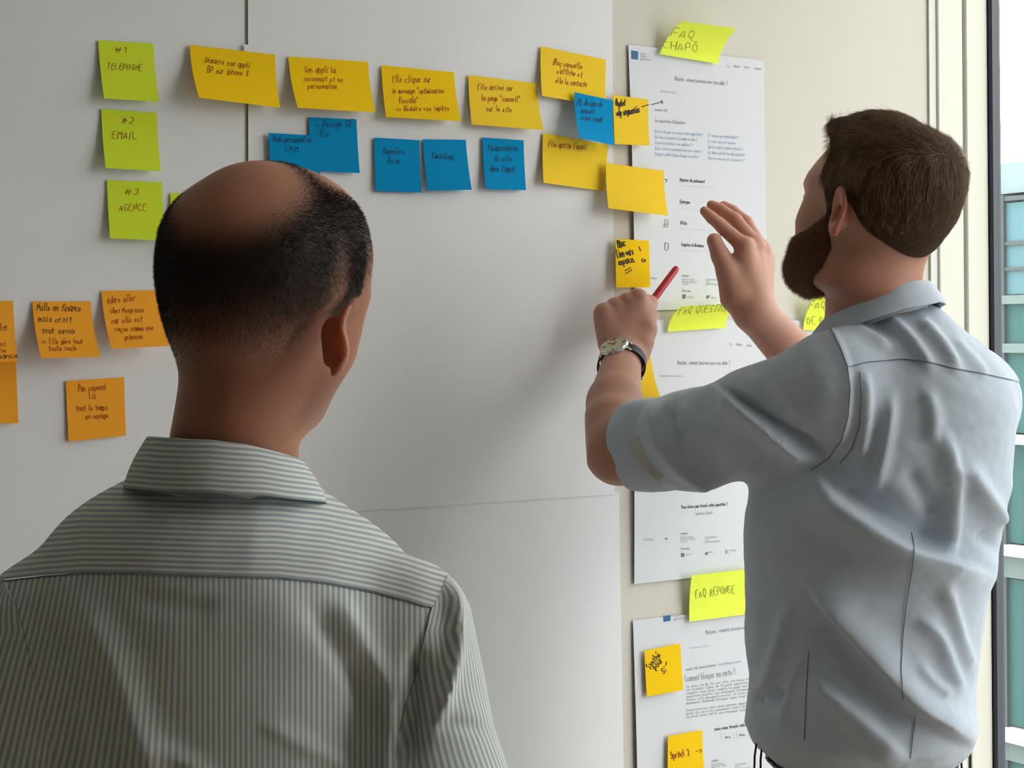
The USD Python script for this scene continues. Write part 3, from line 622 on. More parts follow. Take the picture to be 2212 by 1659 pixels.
# ------------------------------------------------------------------ a head (x right, y towards the face, z up; eyes at z = 0)
def head_sdf(neck_pts, neck_r, cran=(.0765, .097, .084), ear_tilt=.42, ear_size=.86, ear_pos=(-.004, -.018), ear_rot=.28, jaw=1.0, side=None):
    base = union([ell((0, -.014, .033), cran), ell((0, -.048, .018), (.069, .066, .066)), ell((0, .035, .040), (.064, .052, .062))], .035)
    face = union([ell((0, .040, -.035), (.056 * jaw, .048, .070)), ell((0, .028, -.070), (.055 * jaw, .055, .042)), cap((0, .070, -.098), (0, .060, -.096), .019)], .03)
    brow = union([cap((-.034, .078, .016), (0, .084, .020), .009), cap((.034, .078, .016), (0, .084, .020), .009)], .01)
    cheek = union([ell((s * .044, .056, -.020), (.018, .022, .018)) for s in (-1, 1)], .01)
    nose = union([cap((0, .086, .010), (0, .108, -.034), .0065, .0105), ell((.011, .098, -.037), (.008, .010, .007)), ell((-.011, .098, -.037), (.008, .010, .007))], .008)
    lips = union([ell((0, .088, -.062), (.023, .009, .0055)), ell((0, .086, -.072), (.020, .010, .006))], .004)
    socket = [ell((s * .031, .096, .002), (.017, .017, .012)) for s in (-1, 1)]
    eyes = union([ell((s * .031, .076, .001), (.0145, .0125, .0115)) for s in (-1, 1)], .001)
    neck = chain(neck_pts, neck_r, .02)
    ears = []
    for s in (-1, 1):
        R_ = rotz(s * ear_tilt) @ rotx(-ear_rot)
        c0 = np.array([s * .0775, ear_pos[0], ear_pos[1]])
        ears.append((c0, R_, s))
    def ear(P, c0, R_, s):
        q = (P - c0) @ R_ / ear_size
        q = q * np.array([s, 1, 1])           # x outwards, y forwards, z up
        ring = lambda y, z: np.sqrt((y / (.019 - .004 * np.clip(-z / .03, 0, 1))) ** 2 + (z / .032) ** 2)
        rr = ring(q[:, 1], q[:, 2])
        disc = np.maximum((rr - 1) * .02, np.abs(q[:, 0] - .009 - .004 * rr) - .0028)
        helix = np.sqrt(((rr - .93) * .021) ** 2 + (q[:, 0] - .0145) ** 2) - np.where(q[:, 2] < -.012, .0042, .0036)
        anti = np.sqrt(((rr - .58) * .021) ** 2 + (q[:, 0] - .012) ** 2) - .0028
        anti = np.where(q[:, 1] > .006, np.abs(anti) + .004, anti)
        lobe = ell((.012, .004, -.029), (.0050, .0095, .0105))(q)
        tragus = ell((.006, .015, -.004), (.006, .005, .007))(q)
        root = ell((.001, .006, -.002), (.011, .010, .026))(q)
        conch = ell((.013, .003, -.005), (.0075, .009, .012))(q)
        d = smin(disc, helix, .004); d = smin(d, lobe, .006); d = smin(d, anti, .003); d = smin(d, root, .010)
        d = smax(d, -conch, .003); d = smin(d, tragus, .004)
        return d * ear_size
    def f(P):
        d = smin(base(P), face(P), .03)
        d = smin(d, neck(P), .03)
        d = smin(d, brow(P), .014); d = smin(d, cheek(P), .02)
        for s in socket: d = smax(d, -s(P), .012)
        d = smin(d, eyes(P), .003); d = smin(d, nose(P), .010); d = smin(d, lips(P), .004)
        for c0, R_, s in ears:
            m = np.linalg.norm(P - c0, axis=1) < .07
            if m.any(): d[m] = smin(d[m], ear(P[m], c0, R_, s), .006)
        return d
    def noear(P): return smin(smin(base(P), face(P), .03), neck(P), .03)
    f.ear = lambda P: (noear(P) > .003) & (np.abs(P[:, 0]) > .06) & (P[:, 1] < .024) & (np.abs(P[:, 2] + .02) < .06)
    return f

def hand_sdf(wrist, wr, mcps, mr, fingers, fr, thumb, tr, extra=()):
    """palm from the wrist to the knuckles, four separate fingers, a thumb leaving the side of the palm"""
    palm = union([cap(wrist, m, wr, mr) for m in mcps] + [cap(mcps[i], mcps[i + 1], mr * .82, mr * .82) for i in range(3)], .007)
    fs = [chain([m] + list(p), [mr * .98] + list(r), .003) for m, p, r in zip(mcps, fingers, fr)]
    th = chain(thumb, tr, .005)
    ex = list(extra)
    kn = [ell(np.array(m) + [0, -.0022, .0022], (mr * .93,) * 3) for m in mcps]
    def f(P):
        d = palm(P)
        for e in ex: d = smin(d, e(P), .014)
        for k_ in kn: d = smin(d, k_(P), .0045)
        d = smin(d, th(P), .010)
        g = fs[0](P)
        for x in fs[1:]: g = smin(g, x(P), .0018)
        return smin(d, g, .006)
    return f
def weld_union(parts):
    """one continuous watertight mesh from overlapping watertight ones"""
    ms = []
    for V, T in parts:
        m = manifold3d.Manifold(manifold3d.Mesh(np.asarray(V, np.float32), np.asarray(T, np.uint32)))
        if m.status() != manifold3d.Error.NoError: print('not manifold', len(V), m.status()); ms = None; break
        ms.append(m)
    if ms is None: return cat_mesh(parts)
    u = manifold3d.Manifold.batch_boolean(ms, manifold3d.OpType.Add).to_mesh()
    return np.array(u.vert_properties[:, :3], float), np.array(u.tri_verts, int)
# ------------------------------------------------------------------ materials of the people
def skin(name, base, red, dark_hair, sss=.12):
    """skin with mottling; the mesh attribute "stubble" (0-1) is where cropped hair shades the scalp"""
    return usdkit.material(stage, f'/World/Looks/{name}', {
        'tc': ('texture_coordinate', {}), 'n': ('noise_texture', {'scale': 22.0, 'detail': 5.0}), 'm': ('mix_color', {'a': base, 'b': red}),
        'at': ('attribute', {'attribute': 'stubble'}), 'h': ('mix_color', {'b': dark_hair}), 'ar': ('attribute', {'attribute': 'flush'}), 'fl': ('mix_color', {'b': tuple(np.array(red) * np.array([.95, .62, .55]))}),
        'bn': ('noise_texture', {'scale': 420.0, 'detail': 3.0}), 'b': ('bump', {'strength': .06, 'distance': .0012}),
        'p': ('principled_bsdf', {'roughness': .48, 'specular_ior_level': .35, 'subsurface_weight': sss, 'subsurface_scale': .006})},
        [('tc.object', 'n.vector'), ('n.fac', 'm.fac'), ('m.result', 'fl.a'), ('ar.fac', 'fl.fac'), ('fl.result', 'h.a'), ('at.fac', 'h.fac'), ('h.result', 'p.base_color'), ('tc.object', 'bn.vector'), ('bn.fac', 'b.height'), ('b.normal', 'p.normal')], surface='p.BSDF')
def hair_mat(name, color, rough=.45):
    return usdkit.material(stage, f'/World/Looks/{name}', {'hi': ('hair_info', {}), 'w': ('white_noise_texture', {'dimensions': '1D'}), 'oi': ('hair_info', {}),
        'r': ('rgb_ramp', {'ramp': [(0, tuple(np.array(color) * .35)), (1, tuple(np.clip(np.array(color) * 1.7, 0, 1)))]}), 'p': ('principled_bsdf', {'roughness': rough, 'specular_ior_level': .45})},
        [('hi.index', 'w.w'), ('w.value', 'r.fac'), ('r.color', 'p.base_color')], surface='p.BSDF')
def stripe_mat(name, light, dark, period):
    """woven stripes: the first texture coordinate runs across them, in metres"""
    k = 2 * math.pi / period
    return usdkit.material(stage, f'/World/Looks/{name}', {
        'uv': ('texture_coordinate', {}), 'sx': ('separate_xyz', {}), 'm1': ('math', {'math_type': 'multiply', 'value2': k}), 's': ('math', {'math_type': 'sine'}),
        'mr': ('map_range', {'from_min': -.55, 'from_max': .55, 'to_min': 0.0, 'to_max': 1.0, 'clamp': True}), 'c': ('mix_color', {'a': light, 'b': dark}),
        'tc': ('texture_coordinate', {}), 'bn': ('noise_texture', {'scale': 900.0, 'detail': 2.0}), 'b': ('bump', {'strength': .05, 'distance': .0006}),
        'p': ('principled_bsdf', {'roughness': .8, 'specular_ior_level': .2, 'sheen_weight': .15})},
        [('uv.UV', 'sx.vector'), ('sx.x', 'm1.value1'), ('m1.value', 's.value1'), ('s.value', 'mr.value'), ('mr.result', 'c.fac'), ('c.result', 'p.base_color'), ('tc.object', 'bn.vector'), ('bn.fac', 'b.height'), ('b.normal', 'p.normal')], surface='p.BSDF')
M['skin1'] = skin('tanned_skin', (0.43, 0.215, 0.132), (0.41, 0.17, 0.105), (0.018, 0.014, 0.011))
M['skin2'] = skin('fair_skin', (0.50, 0.30, 0.225), (0.48, 0.24, 0.175), (0.10, 0.055, 0.03))
M['hair1'] = hair_mat('dark_cropped_hair', (0.030, 0.024, 0.020))
M['hair2'] = hair_mat('light_brown_hair', (0.22, 0.14, 0.085))
M['hair2_cap'] = mat('light_brown_hair_mass', (0.055, 0.034, 0.021), .9, .1, noise=.3, nscale=200)
M['beard'] = hair_mat('reddish_beard_hair', (0.19, 0.082, 0.040))
M['beard_cap'] = mat('reddish_beard_mass', (0.09, 0.038, 0.018), .7, .25, noise=.3, nscale=200)
M['stripes'] = stripe_mat('blue_grey_striped_cotton', (0.80, 0.82, 0.76), (0.40, 0.48, 0.54), .00425)
M['chambray'] = mat('pale_blue_chambray', (0.49, 0.57, 0.675), .8, .2, noise=.03, nscale=60, bump=.012, bscale=900, sheen_weight=.2)
M['thread'] = mat('dark_blue_thread', (0.17, 0.195, 0.25), .8, .2)
M['tab'] = mat('pale_sleeve_tab', (0.62, 0.62, 0.57), .8, .2)
M['trousers1'] = mat('charcoal_trousers', (0.04, 0.04, 0.045), .85, .2)
M['trousers2'] = mat('black_trousers', (0.014, 0.014, 0.016), .8, .2)
M['leather'] = mat('black_leather', (0.012, 0.013, 0.020), .35, .5)
M['eye'] = mat('eye_white', (0.75, 0.73, 0.70), .2, .6)
M['iris'] = mat('grey_iris', (0.10, 0.13, 0.15), .15, .6)

def strands(name, parent, roots, dirs, lens, width, material, nseg=3, curl=None, label=None, taper=.35):
    """hair strands as linear curves, camera-frame input"""
    n = len(roots); t = np.linspace(0, 1, nseg + 1)
    P = roots[:, None] + dirs[:, None] * (lens[:, None, None] * t[None, :, None])
    if curl is not None: P = P + curl[:, None] * (lens[:, None, None] * (t ** 2)[None, :, None])
    Wd = c2w(P.reshape(-1, 3)) - loc_of(parent)
    c = UsdGeom.BasisCurves.Define(stage, unique(path_of(parent), name))
    c.CreateTypeAttr('linear'); c.CreatePointsAttr(Vt.Vec3fArray.FromNumpy(Wd.astype(np.float32)))
    c.CreateCurveVertexCountsAttr(Vt.IntArray.FromNumpy(np.full(n, nseg + 1, np.int32)))
    w = (width * (1 - (1 - taper) * t))[None].repeat(n, 0).ravel()
    c.CreateWidthsAttr(Vt.FloatArray.FromNumpy(w.astype(np.float32))); c.SetWidthsInterpolation('vertex')
    UsdShade.MaterialBindingAPI.Apply(c.GetPrim()).Bind(material)
    setdata(c.GetPrim(), label, kind='stuff')
    return c
def sample(V, T, dens, n, r):
    a = np.linalg.norm(np.cross(V[T[:, 1]] - V[T[:, 0]], V[T[:, 2]] - V[T[:, 0]]), axis=1) * dens[T].mean(1)
    fi = r.choice(len(T), n, p=a / a.sum()); b = r.dirichlet((1, 1, 1), n)
    N = normals(V, T)
    p = (V[T[fi]] * b[:, :, None]).sum(1); nn = (N[T[fi]] * b[:, :, None]).sum(1)
    return p, nn / np.linalg.norm(nn, axis=1, keepdims=True), fi, b
def sstep(x, a, b):
    t = np.clip((x - a) / (b - a), 0, 1); return t * t * (3 - 2 * t)
def collar(center, back, a_top, a_bot, top, bot, name, parent, material, span=150, ecc=1.05, stripes=False, bulge=.006):
    """turned-down shirt collar: an inner stand and an outer fall; heights (pixels at the collar's depth) by the angle from the back centre"""
    th = np.radians(np.linspace(-span, span, 121)); Z = center[1]
    bd = np.array([back[0], back[1]]); rd = np.array([-back[1], back[0]])
    zt = (CY - interp(np.degrees(th), top, 1)) / FPX * Z; zb = (CY - interp(np.degrees(th), bot, 1)) / FPX * Z
    rows, vv = [], []
    def row(rad, z, v):
        e = rad * np.sin(th); g = rad * ecc * np.cos(th)
        rows.append(np.stack([center[0] + e * rd[0] + g * bd[0], center[1] + e * rd[1] + g * bd[1], z], 1)); vv.append(v)
    h = zt - zb
    row(a_top - .001, zb - .006, h + .03); row(a_top - .003, zb + h * .6, h + .02); row(a_top - .0035, zt - .002, h + .006); row(a_top - .0015, zt + .0004, h + .002)
    row(a_top + .0006, zt, h)
    for s in np.linspace(.08, 1, 12):
        row(a_top + .001 + (a_bot - a_top) * s ** 1.15 + bulge * math.sin(s * math.pi) * .5, zt - h * s, h * (1 - s))
    row(a_bot - .0012, zb + .0004, -h * 0 - .001); row(a_bot - .004, zb + h * .3, h * .3)
    P = np.stack(rows); nr, nc = P.shape[:2]
    i = np.arange(nr * nc).reshape(nr, nc)
    q = np.stack([i[:-1, :-1], i[:-1, 1:], i[1:, 1:], i[1:, :-1]], -1).reshape(-1, 4)
    uv = np.stack([np.concatenate(vv), np.tile(th * .07, nr)], 1)
    V, T = c2w(P.reshape(-1, 3)), np.vstack([q[:, [0, 2, 1]], q[:, [0, 3, 2]]])
    return obj(name, (V, T), material, parent, smooth=True, uv=uv)
def surface_curve(V, N, poly, n=80, up=.0006, max_px=25):
    """a pixel polyline laid onto the camera-facing side of a mesh"""
    px, py = pix(V); front = (N * V).sum(1) < 0
    P = np.array(poly, float); L = np.r_[0, np.cumsum(np.linalg.norm(np.diff(P, axis=0), axis=1))]
    s = np.linspace(0, L[-1], n); q = np.stack([np.interp(s, L, P[:, 0]), np.interp(s, L, P[:, 1])], 1)
    idx = np.nonzero(front)[0]; tree = cKDTree(np.stack([px[idx], py[idx]], 1))
    d, k = tree.query(q, k=7)
    w = 1 / (d + 1.0); w /= w.sum(1, keepdims=True)
    vd = V[idx[k], 1]; w = w * (vd < vd.min(1, keepdims=True) + .02); dep = (vd * w).sum(1) / w.sum(1); dep = np.convolve(np.pad(dep, 2, mode='edge'), np.ones(5) / 5, 'valid')
    ok = d[:, 0] < max_px; q, dep = q[ok], dep[ok] - up
    return np.stack([(q[:, 0] - CX) / FPX * dep, dep, (CY - q[:, 1]) / FPX * dep], 1)
def iso_seam(V, T, N, poly, r=.0006, up=.0004):
    """a stitched seam: short thread segments where a pixel polyline crosses the camera-facing triangles of a mesh"""
    px, py = pix(V); lo_, hi_ = np.min(poly, 0) - 30, np.max(poly, 0) + 30
    cand = ((N * V).sum(1) < 0) & (px > lo_[0]) & (px < hi_[0]) & (py > lo_[1]) & (py < hi_[1])
    tt = T[cand[T].all(1)]; u = np.unique(tt); m = np.zeros(len(V), int); m[u] = np.arange(len(u)); tt = m[tt]
    P, Nn = V[u] + N[u] * up, N[u]; s, fr = seg_dist(px[u], py[u], poly)
    near = (np.abs(s[tt]) < 40).all(1) & (fr[tt] > 1e-6).all(1) & (fr[tt] < 1 - 1e-6).all(1); k = (s[tt] > 0).sum(1); tt = tt[near & (k > 0) & (k < 3)]
    vs, fs, n = [], [], 0
    for tri in tt:
        q = []
        for a in range(3):
            i, j = tri[a], tri[(a + 1) % 3]
            if (s[i] > 0) != (s[j] > 0): q.append(P[i] + (P[j] - P[i]) * s[i] / (s[i] - s[j]))
        d = q[1] - q[0]; L = np.linalg.norm(d)
        if L < 1e-6: continue
        d /= L; nn = Nn[tri].mean(0); nn /= np.linalg.norm(nn); b = np.cross(d, nn); b /= np.linalg.norm(b) + 1e-12
        a0, a1 = q[0] - d * r * .5, q[1] + d * r * .5
        vs += [a0 + b * r, a0 - b * r, a0 + nn * r, a1 + b * r, a1 - b * r, a1 + nn * r]; fs += [[n, n + 3, n + 5], [n, n + 5, n + 2], [n + 2, n + 5, n + 4], [n + 2, n + 4, n + 1], [n, n + 1, n + 4], [n, n + 4, n + 3], [n, n + 2, n + 1], [n + 3, n + 4, n + 5]]; n += 6
    return c2w(np.array(vs)), np.array(fs)
def tube(P, r, sides=6):
    P = np.asarray(P, float); t = np.gradient(P, axis=0); t /= np.linalg.norm(t, axis=1, keepdims=True) + 1e-12
    a = np.cross(t, np.where(np.abs(t[:, 2:]) < .9, [0, 0, 1.0], [1.0, 0, 0])); a /= np.linalg.norm(a, axis=1, keepdims=True); b = np.cross(t, a)
    an = np.arange(sides) * 2 * math.pi / sides; rr = np.broadcast_to(r, (len(P),))[:, None, None]
    V = P[:, None] + rr * (np.cos(an)[None, :, None] * a[:, None] + np.sin(an)[None, :, None] * b[:, None])
    i, j = np.meshgrid(np.arange(len(P) - 1), np.arange(sides), indexing='ij'); j2 = (j + 1) % sides
    q = np.stack([i * sides + j, i * sides + j2, (i + 1) * sides + j2, (i + 1) * sides + j], -1).reshape(-1, 4)
    n = len(P) * sides
    caps = [[n, (k + 1) % sides, k] for k in range(sides)] + [[n + 1, n - sides + k, n - sides + (k + 1) % sides] for k in range(sides)]
    return np.vstack([V.reshape(-1, 3), P[:1], P[-1:]]), np.vstack([q[:, [0, 1, 2]], q[:, [0, 2, 3]], np.array(caps)])
def loft_sdf(tab, Z, b, yc=None, pw=2.0):
    """torso: elliptical sections whose left and right edges are given by height (pixel rows at depth Z)"""
    t = np.array(tab, float); z = (CY - t[:, 0]) / FPX * Z; xl = (t[:, 1] - CX) / FPX * Z; xr = (t[:, 2] - CX) / FPX * Z
    o = np.argsort(z); z, xl, xr = z[o], xl[o], xr[o]; yc = Z if yc is None else yc
    bt = np.array(b, float); zb = (CY - bt[:, 0]) / FPX * Z; ob = np.argsort(zb); zb, bb = zb[ob], bt[ob, 1]
    def f(P):
        l, r = np.interp(P[:, 2], z, xl), np.interp(P[:, 2], z, xr); a = (r - l) / 2; c = (r + l) / 2; d = np.interp(P[:, 2], zb, bb)
        q = (np.abs((P[:, 0] - c) / a) ** pw + np.abs((P[:, 1] - yc) / d) ** pw) ** (1 / pw)
        return (q - 1) * np.minimum(a, d)
    return f
def roof_sdf(tab, Z, yc, c, slope=.85):
    t = np.array(tab, float); x = (t[:, 0] - CX) / FPX * Z; z = (CY - t[:, 1]) / FPX * Z
    def f(P): return (P[:, 2] - np.interp(P[:, 0], x, z)) * slope + c * (P[:, 1] - yc) ** 2
    return f
def plane_floor(z0):
    return lambda P: z0 - P[:, 2]
def legs(cx, Z, hip_px, stance=.11, yaw=0.0, hz=-.66):
    """trouser legs down to the floor and the two shoes, camera frame"""
    fl = -EYE[2]; c, s = math.cos(yaw), math.sin(yaw)
    out, shoes = [], []
    pel = ell((cx, Z, hz + .02), (.165, .115, .13))
    ls = [pel]
    for k in (-1, 1):
        dx, dy = k * stance * c, -k * stance * s * -1
        hipj = (cx + k * .085, Z, hz); knee = (cx + dx * .9, Z + .02, fl + .50); ank = (cx + dx, Z + dy, fl + .10)
        ls += [cap(hipj, knee, .088, .062), cap(knee, ank, .060, .048)]
        shoes.append((cx + dx, Z + dy))
    return union(ls, .03), shoes
def shoe(x, y, fwd, parent):
    fl = -EYE[2]; f = np.array([fwd[0], fwd[1], 0]); r = np.array([f[1], -f[0], 0])
    pt = lambda a, b, z: np.array([x, y, fl]) + a * f + b * r + np.array([0, 0, z])
    s = union([cap(pt(-.07, 0, .042), pt(.06, 0, .036), .040, .036), cap(pt(.06, .004, .034), pt(.165, .0, .026), .038, .025), cap(pt(-.05, 0, .06), pt(-.045, 0, .11), .040, .044)], .02)
    g = lambda P: smax(s(P), fl + .001 - P[:, 2], .004)
    c = np.array([x, y, fl]) + .05 * f
    V, T = surface_nets(g, c - [.2, .2, .01], c + [.2, .2, .17], .007)
    obj('shoe', (c2w(V), T), M['leather'], parent, smooth=True)
def person_hand(wrist, down, fwd, out, side):
    """relaxed hand hanging from a wrist: down = along the forearm, fwd = towards the thumb, out = back of the hand"""
    d, f_, o = [np.array(x, float) / np.linalg.norm(x) for x in (down, fwd, out)]
    at = lambda a, b, c: np.array(wrist) + a * d + b * f_ + c * o
    mc = [at(.088 - .006 * abs(i - 1), .030 - .0195 * i, .002) for i in range(4)]
    fs, rs = [], []
    for i, L in enumerate((.072, .080, .074, .058)):
        m = mc[i]; a = .25 + .07 * i; b = .7 + .06 * i; e = 1.0 + .05 * i
        p1 = m + L * .48 * (math.cos(a) * d - math.sin(a) * o); p2 = p1 + L * .30 * (math.cos(b) * d - math.sin(b) * o); p3 = p2 + L * .22 * (math.cos(e) * d - math.sin(e) * o)
        fs.append([p1, p2, p3]); rs.append([.0085, .0078, .0068])
    th = [at(.018, .022, -.004), at(.05, .044, -.014), at(.082, .050, -.022), at(.108, .046, -.030)]
    return hand_sdf(at(0, 0, 0), .024, mc, .0105, fs, rs, th, [.017, .0125, .0105, .0085])
# ------------------------------------------------------------------ the balding man with the striped shirt
Z1 = 1.40
p1 = thing('person', 'balding man with cropped dark hair in a striped shirt, seen from behind, on the left', 'person', c2w(np.array([(485 - CX) / FPX * Z1, Z1, 0]))[0] * [1, 1, 0])
# head
HZ1, S1 = 1.385, .955
H1o = cpt(574, 641, HZ1); H1R = rotz(-math.radians(33)) @ rotx(math.radians(1))
loc1 = lambda P: (np.atleast_2d(P) - H1o) @ H1R / S1
nk = [loc1(cpt(525, 730, 1.385))[0], loc1(cpt(520, 880, 1.395))[0], loc1(cpt(505, 1060, 1.435))[0]]
h1 = head_sdf(nk, [.054 / S1, .0545 / S1, .054 / S1], ear_tilt=.62, ear_size=.84, ear_pos=(-.004, -.036), ear_rot=.30)
V, T = surface_nets(h1, (-.125, -.15, -.215), (.125, .15, .135), .0026)
Vl = V.copy()
V = H1o + (V * S1) @ H1R.T
L1 = [(340, 530), (349, 498), (362, 470), (389, 427), (422, 385), (455, 362), (494, 346), (544, 339), (586, 338), (629, 341), (686, 349), (740, 363), (783, 381), (817, 386), (860, 381), (906, 373), (939, 366), (1000, 360)]
R1 = [(340, 590), (349, 628), (360, 666), (384, 716), (411, 751), (453, 782), (505, 800), (551, 807), (586, 805), (605, 801), (630, 807), (655, 800), (679, 789), (706, 784), (740, 780), (779, 768), (814, 746), (852, 723), (895, 704), (925, 686), (939, 670), (945, 651), (1000, 648)]
V = warp_outline(V, T, L1, R1, excl=h1.ear(Vl))
def hair1_density(p):
    x, y, z = p.T
    d = p - [0, -.015, .03]; d = d / np.linalg.norm(d, axis=1, keepdims=True)
    ax = np.array([.24, -.55, .80]); ca = d @ ax
    bald = sstep(ca - .10 * np.abs(d[:, 0]), math.cos(math.radians(57)), math.cos(math.radians(28)))
    fr = sstep(y, -.02, .03) * sstep(.058 - np.abs(x), -.004, .012) * sstep(z, .045, .07); bald = np.maximum(bald, fr)
    zlow = np.interp(y, [-.2, -.06, -.03, -.014, .0, .010, .014, .036, .038], [-.076, -.074, -.062, -.036, -.014, -.034, -.066, -.066, .0])
    low = .25 * sstep(z - zlow, -.006, .012) + .75 * sstep(z - zlow, -.0, np.where(y < -.03, .055, .035))
    front = sstep(np.where(z > .0, .068, .040) - y, 0, .020)
    low = low * (.55 + .45 * sstep(z - zlow, .025, .09))
    return np.clip(low * front * (1 - bald), 0, 1)
em = h1.ear(Vl); nrm = normals(V, T)
dens = hair1_density(Vl); dens[em] = 0
Ad = adj(len(V), T); fl1 = np.where(em, .42, .12)
for _ in range(4): fl1 = Ad @ fl1
jawsh = .30 * sstep(Vl[:, 1], .0, .02) * sstep(-.055 - Vl[:, 2], 0, .02) * sstep(Vl[:, 2] + .125, 0, .02)
head_attr = (V.copy(), np.maximum(np.clip(dens * .90, 0, .9), jawsh), fl1)
parts1 = [(V, T)]
# arms, torso core, hands
mir = lambda q: (970 - q[0], q[1] - 40 * 0, q[2])
armR = [(868, 1362, 1.395), (945, 1720, 1.372), (985, 2080, 1.385)]; wrR = (930, 2740, 1.43)
tors1 = [(980, 60, 910), (1300, 45, 925), (1400, 65, 905), (1500, 90, 880), (1600, 108, 862), (1700, 118, 852), (2000, 125, 845), (2300, 112, 858), (2500, 95, 875)]
b1 = [(1000, .128), (1300, .135), (1700, .125), (2100, .115), (2500, .122)]
roof1 = [(-250, 1480), (-150, 1330), (-60, 1232), (0, 1184), (130, 1110), (265, 1040), (330, 1012), (400, 990), (490, 982), (580, 1000), (640, 1040), (690, 1078), (760, 1124), (860, 1180), (920, 1211), (965, 1241), (1000, 1300), (1050, 1420), (1150, 1700)]
ax1 = Z1 + .025
lo1, ro1 = loft_sdf(tors1, Z1, b1, ax1, 2.3), roof_sdf(roof1, Z1, ax1 + .01, 2.6)
bot1 = cpt(0, 2420, Z1)[2]
arms1 = []
for m in (lambda q: q, mir):
    arms1.append(chain([cpt(*m(q)) for q in armR] + [cpt(*m(wrR))], [.060, .056, .051, .036], .02))
def shirt1(P):
    d = smax(lo1(P), ro1(P), .05)
    for a in arms1: d = smin(d, a(P), .016)
    return smax(d, bot1 - P[:, 2], .004)
core = lambda P: shirt1(P) + .022
fl = -EYE[2]
Vc, Tc = surface_nets(core, (-.50, 1.15, bot1 - .02), (.08, 1.75, -.06), .009)
parts1.append((Vc, Tc))
for m, sgn in ((lambda q: q, 1), (mir, -1)):
    w = cpt(*m(wrR)); e = cpt(*m(armR[2])); dn = w - e
    hs = person_hand(w + dn / np.linalg.norm(dn) * .01, dn, (0, 1, 0), (sgn, 0, 0), sgn)
    fa = cap(e, w + dn * .06, .040, .025)
    Vh, Th = surface_nets(lambda P: smin(hs(P), fa(P), .01), np.minimum(e, w) - [.08, .09, .24], np.maximum(e, w) + [.08, .09, .05], .004)
    parts1.append((Vh, Th))
lg, shoes = legs((485 - CX) / FPX * Z1, Z1 + .02, None, .10)
Vtr, Ttr = surface_nets(lambda P: smax(lg(P) + .008, fl + .06 - P[:, 2], .005), (-.50, 1.2, fl), (.06, 1.65, -.50), .012)
parts1.append((Vtr, Ttr))
BV, BT = weld_union(parts1)
def put_body(person, BV, BT, head_attr, skin_mat):
    d, k = cKDTree(head_attr[0]).query(BV); near = d < .006
    st = np.where(near, head_attr[1][k], 0); flu = np.where(near, head_attr[2][k], .1)
    return obj('body', (c2w(BV), BT), skin_mat, person, smooth=True, attrs={'stubble': st, 'flush': flu})
put_body(p1, BV, BT, head_attr, M['skin1'])
# eyes
for s in (-1, 1):
    e = trimesh.creation.icosphere(2, .0118 * S1); c = H1o + S1 * (np.array([s * .031, .0795, .001]) @ H1R.T)
    obj('eye', (c2w(np.array(e.vertices) + c), np.array(e.faces)), M['eye'], p1, smooth=True)
# hair
r1 = np.random.default_rng(11)
P, N, fi, bb = sample(V, T, dens ** 1.3, 60000, r1)
pl = (Vl[T[fi]] * bb[:, :, None]).sum(1)
gr = np.stack([np.zeros(len(pl)), np.where(pl[:, 2] > .05, .5, -.15), np.full(len(pl), -1.0)], 1) @ H1R.T
gr -= (gr * N).sum(1, keepdims=True) * N
D = N * .62 + gr * .55 + r1.normal(0, .16, P.shape); D /= np.linalg.norm(D, axis=1, keepdims=True)
dl = np.interp((dens[T[fi]] * bb).sum(1), [0, .5, 1], [.0010, .0024, .0040])
strands('hair', p1, P - N * .0004, D, dl * r1.uniform(.7, 1.25, len(P)), .00022, M['hair1'], 2, label='cropped dark hair around a bald crown')

# shirt: back panel, yoke, sleeves, collar
V, T = surface_nets(shirt1, (-.50, 1.15, bot1 - .02), (.08, 1.75, -.06), .0039, smooth=3)
N = normals(V, T); px, py = pix(V); face = np.clip(-(N * V).sum(1) / np.linalg.norm(V, axis=1) * 2.2, 0, 1)
folds1 = [([(150, 1275), (205, 1350), (255, 1440), (290, 1540), (330, 1659), (360, 1760)], .007, 34, 26), ([(55, 1300), (110, 1370), (170, 1440), (215, 1530), (250, 1659)], -.005, 26, 30),
    ([(285, 1262), (320, 1295), (390, 1310), (470, 1310)], -.0025, 18, 26), ([(670, 1305), (715, 1375), (765, 1450), (805, 1530), (835, 1620)], -.006, 30, 24), ([(730, 1290), (770, 1370), (815, 1440), (845, 1500)], .004, 24, 30),
    ([(560, 1560), (640, 1600), (720, 1640), (800, 1680)], .003, 24, 20), ([(300, 1590), (380, 1630), (470, 1690)], .004, 22, 26), ([(845, 1480), (850, 1560), (848, 1660), (846, 1760)], .006, 10, 22),
    ([(965, 1245), (978, 1330), (977, 1410), (962, 1480), (938, 1565)], .0085, 20, 10), ([(905, 1400), (905, 1490), (888, 1580), (868, 1660)], -.016, 24, 22), ([(935, 1570), (990, 1560), (1050, 1580)], -.002, 14, 20)]
V = V + N * (1.35 * face * fold_field(px, py, folds1))[:, None]
V = V + N * ((meshkit.fbm(V * 14, 3, 5) - .5) * .006 * (.3 + .7 * face))[:, None]
px, py = pix(V)
arm_seam = [(1010, 1120), (968, 1236), (948, 1285), (930, 1318), (914, 1390), (897, 1460), (876, 1525), (860, 1590), (850, 1680), (850, 2600)]
sR = np.where(py < 2600, px - interp(py, [(b, a) for a, b in arm_seam], 1), 1)
arm_seamL = [(970 - a, b) for a, b in arm_seam]
sL = interp(py, [(b, a) for a, b in arm_seamL], 1) - px
yoke_seam = [(-300, 1330), (-60, 1266), (0, 1255), (100, 1243), (180, 1237), (300, 1238), (450, 1243), (600, 1247), (700, 1258), (800, 1277), (880, 1297), (930, 1313), (1100, 1360)]
sy = interp(px, yoke_seam, 1) - py
